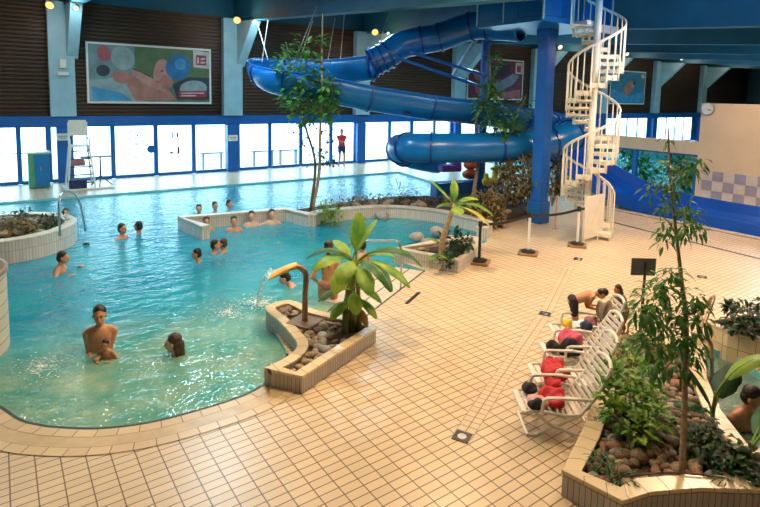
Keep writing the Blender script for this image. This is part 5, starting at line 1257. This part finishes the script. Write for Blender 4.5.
# ================================================================== PEOPLE
def ik(a, b, l1, l2, pole):
    d = b-a; L = min(d.length, (l1+l2)*.999); dn = d.normalized(); x = (l1*l1-l2*l2+L*L)/(2*L); h = math.sqrt(max(0, l1*l1-x*x))
    pv = pole-dn*pole.dot(dn); pv = pv.normalized() if pv.length > 1e-4 else V((0, -1, 0))
    return a+dn*x+pv*h, a+dn*L
def person(label, loc, face, s=1.0, skin='skin', hair='hair', lean=0.0, sink=0.0, hands=None, turn=0.0, nod=0.0, long_hair=0, female=False, wear=None, wear_m='cloth_navy', shirt=None, vox=.011, group=None, roll=0.0, feet=None, cat='person', elbow_pole=None, pel_shift=(0, 0)):
    """loc = ground point under the pelvis, face = heading of the chest (radians, world). Local frame: +y forward, +x right."""
    R = Matrix.Rotation(face-PI/2, 3, 'Z'); loc = V(loc)
    Wd = lambda p: loc + R @ (V(p)*s)
    t = thing('person', label, cat, loc, group)
    pz = .93-sink; pel = V((pel_shift[0], pel_shift[1], pz))
    RL = Matrix.Rotation(-lean, 3, 'X') @ Matrix.Rotation(roll, 3, 'Y')
    up = lambda x, y, z: pel + RL @ V((x, y, z))
    sw = .155 if female else .172; hw = .10 if female else .09
    chest = up(0, .0, .34); waist = up(0, 0, .14); neck = up(0, -.005, .485); 
    RH = RL @ Matrix.Rotation(turn, 3, 'Z') @ Matrix.Rotation(-nod, 3, 'X')
    hc = neck + RL @ V((0, .015, .06)) + RH @ V((0, .02, .115))
    mb = MB()
    def cap(a, b, r1, r2, n=14): mb.cap(Wd(a), Wd(b), r1*s, r2*s, n)
    RR = R @ RL
    E = lambda c, r, M_=None: mb.ell(Wd(c), V(r)*s, (R @ (M_ if M_ is not None else RL)), 18, 12)
    E(up(0, 0, .0), (hw+.075, .115, .12)); E(waist, ((.125 if female else .14), .10, .14)); E(chest, (.165 if not female else .14, .115, .17)); E(up(0, 0, .24), (.152 if not female else .128, .108, .16))
    cap(up(-sw*.7, 0, .415), up(sw*.7, 0, .415), .06, .06)
    for sx in (-1, 1): cap(up(0, -.005, .47), up(sx*sw*.85, 0, .425), .05, .05)
    if female:
        for sx in (-1, 1): E(up(sx*.065, .085, .30), (.055, .05, .055))
    cap(up(0, 0, .42), neck+RL @ V((0, .01, .08)), .062, .052)
    # head: skull, jaw, nose, brow, ears
    HD = lambda x, y, z: hc + RH @ V((x, y, z))*1.08
    E(HD(0, -.012, .025), (.077, .096, .094), RH); E(HD(0, .018, -.035), (.066, .070, .080), RH); E(HD(0, .045, -.082), (.040, .038, .030), RH)
    cap(HD(0, .088, .012), HD(0, .104, -.022), .011, .016); E(HD(0, .076, .028), (.052, .016, .013), RH)
    E(HD(0, .082, -.055), (.026, .014, .010), RH)
    for sx in (-1, 1): E(HD(sx*.077, -.005, -.01), (.012, .02, .032), RH)
    # arms
    hands = hands or {}
    for sx, key in ((-1, 'L'), (1, 'R')):
        sh = up(sx*sw, 0, .395); tgt = hands.get(key, (sx*.27, .05, -.06))
        tg = V(tgt[:3]) + pel if len(tgt) == 3 else V(tgt[:3])
        pole = V(elbow_pole) if elbow_pole else V((sx*.6, -.7, -.5)); el, wr = ik(sh, tg, .29, .255, pole)
        cap(sh, el, .052, .040); cap(el, wr, .041, .027)
        fd = (wr-el).normalized(); sdv = fd.cross(V((0, 0, 1))); sdv = sdv.normalized() if sdv.length > .1 else V((sx, 0, 0)); pn = sdv.cross(fd).normalized()
        pc = wr+fd*.045; fr = max(.0085, vox*.8/s)
        for k in range(4): cap(wr+fd*.01+sdv*.008*(k-1.5), wr+fd*.085+sdv*.021*(k-1.5), .016, .0135, 8)
        for k, ln in enumerate((.068, .078, .072, .056)):
            b0 = wr+fd*.085+sdv*.021*(k-1.5); b1 = b0+(fd*.85-pn*.35).normalized()*ln*.55; b2 = b1+(fd*.5-pn*.8).normalized()*ln*.5; cap(b0, b1, fr, fr, 8); cap(b1, b2, fr, fr*.85, 8)
        tb = wr+fd*.03-sdv*sx*.026; t1_ = tb+(fd*.6-sdv*sx*.8).normalized()*.035; cap(tb, t1_, .013, .011, 8); cap(t1_, t1_+(fd*.9-pn*.3).normalized()*.032, .011, .009, 8)
    # legs
    feet = feet or {}
    for sx, key in ((-1, 'L'), (1, 'R')):
        hp = pel + V((sx*hw, 0, -.04)); an = V(feet.get(key, (sx*.12, .02-.0, .085)))
        kn, an = ik(hp, an, .43, .41, V((0, 1, .1))); cap(hp, kn, .088 if female else .082, .055); cap(kn, kn.lerp(an, .35), .055, .056); cap(kn.lerp(an, .35), an, .056, .036)
        fdir = V((sx*.12, 1, 0)).normalized(); 
        cap(an+V((0, -.03, -.05)), an+fdir*.12+V((0, 0, -.055)), .033, .026); cap(an+fdir*.1+V((0, 0, -.06)), an+fdir*.17+V((0, 0, -.062)), .026, .02)
    body = mb.build('body', skin, t, smooth=True)
    rm = body.modifiers.new('remesh', 'REMESH'); rm.mode = 'VOXEL'; rm.voxel_size = vox; rm.use_smooth_shade = True
    sm = body.modifiers.new('smooth', 'SMOOTH'); sm.iterations = 2; sm.factor = .5
    # hair
    mb = MB(); E = lambda c, r, M_: mb.ell(Wd(c), V(r)*s, (R @ M_), 20, 12)
    E(HD(0, -.030, .052), (.087, .096, .088), RH); E(HD(0, -.05, -.01), (.086, .076, .09), RH); 
    if long_hair == 1:
        mb.cap(Wd(HD(0, -.08, -.02)), Wd(HD(0, -.085, -.16)), .06*s, .05*s); mb.cap(Wd(HD(-.05, -.05, 0)), Wd(HD(-.055, -.05, -.13)), .035*s, .03*s); mb.cap(Wd(HD(.05, -.05, 0)), Wd(HD(.055, -.05, -.13)), .035*s, .03*s)
    elif long_hair == 2:
        mb.cap(Wd(HD(0, -.10, .02)), Wd(HD(0, -.14, -.05)), .035*s, .035*s); mb.cap(Wd(HD(0, -.14, -.05)), Wd(HD(0, -.125, -.30)), .035*s, .016*s)
    h = mb.build('hair', hair, t, smooth=True); rm = h.modifiers.new('remesh', 'REMESH'); rm.mode = 'VOXEL'; rm.voxel_size = max(.009, vox*.9); rm.use_smooth_shade = True
    # face marks
    if vox < .013:
        for sx in (-1, 1):
            mb = MB(); mb.ell(Wd(HD(sx*.030, .080, .008)), V((.013, .007, .007))*s, R @ RH, 10, 6); mb.build('eye', 'eye', t)
            mb = MB(); mb.ell(Wd(HD(sx*.030, .086, .030)), V((.02, .006, .005))*s, R @ RH, 10, 6); mb.build('eyebrow', hair, t)
        mb = MB(); mb.ell(Wd(HD(0, .095, -.056)), V((.022, .005, .006))*s, R @ RH, 10, 6); mb.build('mouth', 'mouth', t)
    # clothing
    def garment(name, m_, parts):
        mb = MB()
        for c, r in parts: mb.ell(Wd(c), V(r)*s, RR, 20, 12)
        g_ = mb.build(name, m_, t, smooth=True); r2 = g_.modifiers.new('remesh', 'REMESH'); r2.mode = 'VOXEL'; r2.voxel_size = vox; r2.use_smooth_shade = True; return g_
    def legs(m_, down, name='shorts'):
        mb = MB(); mb.ell(Wd(up(0, 0, .0)), V((hw+.088, .128, .115))*s, RR, 20, 12)
        for sx, key in ((-1, 'L'), (1, 'R')):
            hp = pel + V((sx*hw, 0, -.04)); an = V(feet.get(key, (sx*.12, .02, .085))); kn, an = ik(hp, an, .43, .41, V((0, 1, .1))); mb.cap(Wd(hp), Wd(hp.lerp(kn, down)), .10*s, (.10-.03*down)*s)
        g_ = mb.build(name, m_, t, smooth=True); r2 = g_.modifiers.new('remesh', 'REMESH'); r2.mode = 'VOXEL'; r2.voxel_size = vox; r2.use_smooth_shade = True
    if wear == 'shorts': legs(wear_m, .55)
    elif wear == 'trunks': legs(wear_m, .2, 'swim_trunks')
    elif wear == 'suit':
        garment('swimsuit', wear_m, [(up(0, 0, 0), (hw+.08, .122, .125)), (waist, (.132, .108, .15)), (up(0, .004, .27), (.146, .12, .13))])
    elif wear == 'bikini':
        garment('bikini_bottom', wear_m, [(up(0, 0, -.02), (hw+.082, .124, .10))]); 
    if shirt:
        mb = MB()
        for c, r in ((up(0, 0, .04), (.17, .13, .15)), (waist, (.16, .125, .17)), (chest, (.172, .135, .2))): mb.ell(Wd(c), V(r)*s, RR, 20, 12)
        mb.cap(Wd(up(-sw*.8, 0, .43)), Wd(up(sw*.8, 0, .43)), .074*s, .074*s)
        for sx, key in ((-1, 'L'), (1, 'R')):
            sh = up(sx*sw, 0, .42); tgt = hands.get(key, (sx*.27, .05, -.06)); el, wr = ik(sh, V(tgt)+pel, .29, .255, V(elbow_pole) if elbow_pole else V((sx*.6, -.7, -.5))); mb.cap(Wd(sh), Wd(sh.lerp(el, .7)), .066*s, .058*s)
        g_ = mb.build('shirt', shirt, t, smooth=True); r2 = g_.modifiers.new('remesh', 'REMESH'); r2.mode = 'VOXEL'; r2.voxel_size = vox; r2.use_smooth_shade = True
    return t
TOCAM = lambda p: math.atan2(-p.y, -p.x)
def inpool(x, y, level, label, face=None, s=1.0, **k):
    """stand a bather on the pool floor at the pixel where the water line crosses; level = body height (m, before crouching) at the surface"""
    p = at(x, y, WZ); zf = bz(p.y)-.0; depth = WZ-zf
    sink = max(0.0, level-depth/s); p.z = zf
    return person(label, p, TOCAM(p) if face is None else face, s, sink=min(sink, .62), **k)
B = 0
tc = lambda x, y: TOCAM(at(x, y, 0))
# father and child in front
p = at(103, 349, WZ)
inpool(101, 350, 1.06, 'dark-haired man standing waist-deep in the round pool, holding a small child', tc(103, 345)-.1, .97, hands={'L': (-.02, .24, .16), 'R': (.10, .26, .10)}, nod=.12, wear='trunks', wear_m='cloth_navy', vox=.010, elbow_pole=(0, -.4, -.8))
pc = at(106, 352, WZ); person('small child held against the chest of the man in the round pool', (pc.x+.0, pc.y-.16, -.55), tc(103, 345)-.5, .52, hair='hair', hands={'L': (-.2, .25, .25), 'R': (.15, .28, .25)}, sink=.25, vox=.009, lean=.15, wear='trunks', wear_m='cloth_black', skin='skin2')
inpool(181, 355, 1.42, 'woman with wet dark hair swimming breaststroke in the round pool', LR+PI-.1, 1.0, female=True, skin='skin_pale', hair='hair_brown', long_hair=1, hands={'L': (-.02, .56, .40), 'R': (.24, .50, .39)}, wear='suit', wear_m='cloth_black', vox=.010, lean=.12, turn=.2)
inpool(57, 272, 1.28, 'dark-haired swimmer with blue top turning near the round island planter', LR+.2, .95, hair='hair', vox=.013, hands={'L': (-.3, .3, .35), 'R': (.3, .3, .33)}, wear='suit', wear_m='cab_blue', lean=.15)
inpool(122, 238, 1.36, 'left one of two swimmers facing each other beyond the round planter', LR-.3, 1.0, hands={'L': (-.2, .4, .34), 'R': (.25, .35, .36)}, vox=.014)
inpool(139, 233, 1.42, 'right one of two swimmers facing each other beyond the round planter', LR+PI-.3, 1.0, hands={'L': (-.2, .35, .35), 'R': (.2, .35, .36)}, vox=.014, skin='skin2')
inpool(66, 219, 1.42, 'dark-haired bather behind the round island planter, further away', tc(66, 219), 1.0, vox=.014)
q = at(71, 229, .42); person('bather leaning on the rim of the round island planter', (q.x+.30, q.y+.62, bz(15)), tc(70, 225)+.2, .95, sink=.25, vox=.014, lean=.4)
# bench row
for k, (x, y, s_, lab, hr, kw) in enumerate(((206.5, 231, .95, 'dark-haired bather at the left end of the bench row', 'hair', dict()), (219.5, 231, .62, 'small child second from the left in the bench row', 'hair_brown', dict(skin='skin_pale')), (234, 231, .98, 'dark-haired bather in the middle of the bench row', 'hair', dict()),
        (251.5, 226, 1.0, 'bather with dark hair right of the middle of the bench row', 'hair', dict(skin='skin_pale')), (262, 228, .62, 'small child between two adults in the bench row', 'hair_brown', dict()), (272, 224, 1.0, 'bather with outstretched arm at the right end of the bench row', 'hair', dict(skin='skin_pale', hands={'L': (-.3, .2, .3), 'R': (.62, .15, .36)})))):
    p = at(x, y, WZ); p.z = bz(p.y)
    person(lab, p, TOCAM(p)+.1, s_, sink=(.93-(WZ-.38-p.z)/s_) if s_ > .8 else .1, hair=hr, vox=.014, feet={'L': (-.1, .38, .12), 'R': (.1, .38, .12)} if s_ > .8 else None, wear='trunks' if k % 2 == 0 else 'suit', wear_m='cloth_navy', **kw)
for k, (x, y) in enumerate(((199, 214), (215, 211), (229, 209))):
    inpool(x, y, 1.42-.1*(k == 2), ['leftmost of three heads in the water behind the bench wall', 'middle one of three heads in the water behind the bench wall', 'rightmost of three heads in the water behind the bench wall'][k], tc(x, y)+.4*k, .95, vox=.014)
inpool(214, 253, 1.40, 'adult low in the water in front of the bench, left head of the pair', LR+.2, .95, vox=.013, lean=.02, hands={'L': (-.1, .3, .3), 'R': (.2, .3, .3)})
inpool(224, 252, 1.38, 'bather held close at the right of the pair in front of the bench', LR+PI, .9, vox=.013, lean=.02, hair='hair_brown')
inpool(202, 261, 1.40, 'crouching bather with dark hair left of the pair in front of the bench', LR+PI+.3, .9, vox=.013, lean=.15, hands={'L': (-.15, .5, .3), 'R': (.2, .45, .3)})
# woman seen from behind at the steps
p = at(327, 296, -.2); p = V((4.62, 7.9, 0)); p = at(328, 300, WZ); p.z = -.66
person('woman with a dark ponytail seen from behind, standing on the pool steps', p, math.atan2(p.y, p.x), .96, female=True, skin='skin', long_hair=2, wear='bikini', wear_m='mauve', vox=.010, hands={'L': (-.2, .12, .0), 'R': (.2, .14, .02)}, nod=.1)
inpool(302, 285, 1.34, 'dark-haired swimmer right behind the fountain post', LR+PI+.2, .95, vox=.012, lean=.5, female=True, skin='skin_pale', wear='suit', wear_m='cloth_black', hands={'L': (-.2, .5, .3), 'R': (.2, .5, .3)})
p = at(362, 262, WZ); person('bather sitting on the pool steps behind the banana leaves', (p.x, p.y, -.75), LR+PI-.5, .9, sink=.42, skin='skin', vox=.013, feet={'L': (-.1, .4, .2), 'R': (.1, .4, .2)}, wear='trunks', wear_m='cab_blue')
# bending boy and the child at the chairs
q = V((6.70, 4.60, 0))
person('boy in dark shorts bending over the farthest reclining chair', q, math.atan2(-.52, .62)-.0, .64, lean=1.22, skin='skin', wear='shorts', wear_m='cloth_black', vox=.010, hands={'L': (-.06, .52, -.12), 'R': (.10, .55, -.16)}, nod=.15, elbow_pole=(0, -.6, .4), feet={'L': (-.11, .02, .085), 'R': (.11, -.12, .085)})
q = V((7.22, 4.12, 0))
person('dark-haired child in taupe clothes standing behind the farthest reclining chair', q, PI*.85, .52, lean=.3, skin='skin2', hair='hair_brown', shirt='cloth_brown', wear='shorts', wear_m='cloth_brown', vox=.011, long_hair=1, hands={'L': (-.15, .35, .15), 'R': (.1, .35, .15)})
# lifeguard in red
p = V((13.55, 22.5, 0)); person('person in red shirt and dark shorts standing with folded arms at the windows', p, math.atan2(-1, -.35), 1.04, skin='skin', shirt='shirt_red', wear='shorts', wear_m='cloth_navy', vox=.014, hands={'L': (.1, .2, .28), 'R': (-.08, .22, .24)}, elbow_pole=(0, -.2, -1))
# man in the small right pool
p = at(737, 424, -.1); person('dark-haired man sitting in the small pool at the right edge', (p.x, p.y, -.78), tc(737, 424)+.9, 1.0, sink=.5, skin='skin2', vox=.010, lean=.2, turn=.3, wear='trunks', wear_m='cloth_navy', feet={'L': (-.1, .4, .15), 'R': (.1, .4, .15)})
# ================================================================== LIGHTS AND CAMERA
def area_light(name, loc, to, size, power, color, portal=False, sy=None):
    l = bpy.data.lights.new(name, 'AREA'); l.energy = power; l.color = color; l.size = size
    if sy: l.shape = 'RECTANGLE'; l.size_y = sy
    o = bpy.data.objects.new(name, l); C.objects.link(o); o.location = V(loc); d = V(to)-V(loc); o.rotation_euler = d.to_track_quat('-Z', 'Y').to_euler()
    if portal: l.cycles.is_portal = True
    return o
for i in range(6):
    xa = -6+11*i; area_light('window_portal', (xa+5.5, YB+.16, 1.05), (xa+5.5, 0, 1.05), 11, 1, (1, 1, 1), True, 2.0)
WARM = (1, .71, .41)
for k, (x, y, pw) in enumerate(((1.5, 2.4, 50), (5.5, 1.2, 50), (3.5, 6.0, 230), (10.0, 4.2, 230), (7.2, 7.6, 250))):
    z = bz_beam(y)+.3; area_light('ceiling_or_fill_light', (x, y, min(z, 6.1)), (x, y, 0), .9, pw, WARM if k != 3 else (1, .72, .5))
for k, (x, y, pw) in enumerate(((11.6, 5.2, 330), (16.9, 6.5, 200))):
    area_light('ceiling_or_fill_light', (x+.9, y, bz_beam(y)+.4), (x, y, 0), .8, pw, (1, .70, .48))
for k, (x, y, pw) in enumerate(((4.5, 13.5, 300), (11.0, 17, 260), (-2, 15, 200), (18, 17, 300), (25, 8, 500), (30.5, 16, 350), (39.5, 17, 250))):
    area_light('ceiling_or_fill_light', (x, y, bz_beam(y)+.8), (x, y, 0), .8, pw, (.45, .82, 1))  # cool fill added out of sight between the beams, brightens back hall and annex
for x, y, Y_, m_, lab, r_ in LAMPS:
    if m_ == 'lamp_cool' and x in (76, 255):
        p = aty(x, y, Y_-.35); l = bpy.data.lights.new('spot_light', 'POINT'); l.energy = 60; l.color = (.5, .9, 1); l.shadow_soft_size = .12; o = bpy.data.objects.new('spot_light', l); C.objects.link(o); o.location = p+V((-.1, -.3, -.2))
    elif m_ != 'lamp_cool':
        p = aty(x, y, Y_-.35); l = bpy.data.lights.new('spot_light', 'POINT'); l.energy = 45; l.color = (1, .5, .2) if m_ == 'lamp_warm' else (1, .75, .5); l.shadow_soft_size = .12; o = bpy.data.objects.new('spot_light', l); C.objects.link(o); o.location = p+V((-.1, -.3, -.2))
area_light('ceiling_or_fill_light', (11.0, 5.0, 5.9), (15.2, 8.0, 6.0), 1.5, 110, (.05, .45, 1))  # added unseen blue light, turns the side of the third beam bright blue
for x, y in ((.5, 13.0), (3.0, 10.8), (6.0, 14.8), (-1.0, 16.0), (5.2, 9.6), (1.8, 15.5)): area_light('ceiling_or_fill_light', (x, y, bz_beam(y)+.35), (x, y, 0), .35, 45, (1, .82, .55))  # small unseen lights added over the pool to make glints on the ripples
cam = bpy.data.cameras.new('camera'); co = bpy.data.objects.new('camera', cam); C.objects.link(co)
mw = Matrix.Identity(4)
for i in range(3): mw[i][0] = CR[i]; mw[i][1] = CU[i]; mw[i][2] = -CF[i]; mw[i][3] = CO[i]
co.matrix_world = mw
cam.sensor_fit = 'HORIZONTAL'; cam.sensor_width = 36; cam.lens = FPX/760*36; cam.shift_x = -(PX-380)/760; cam.shift_y = (PY-253.5)/760; cam.clip_end = 400; cam.clip_start = .05
sc_ = bpy.context.scene; sc_.camera = co
sc_.view_settings.view_transform = 'Standard'; sc_.view_settings.look = 'None'; sc_.view_settings.gamma = 1; sc_.view_settings.use_curve_mapping = False
sc_.view_settings.exposure = 0
sc_.cycles.max_bounces = 8; sc_.cycles.diffuse_bounces = 4; sc_.cycles.transparent_max_bounces = 12; sc_.cycles.sample_clamp_indirect = 6
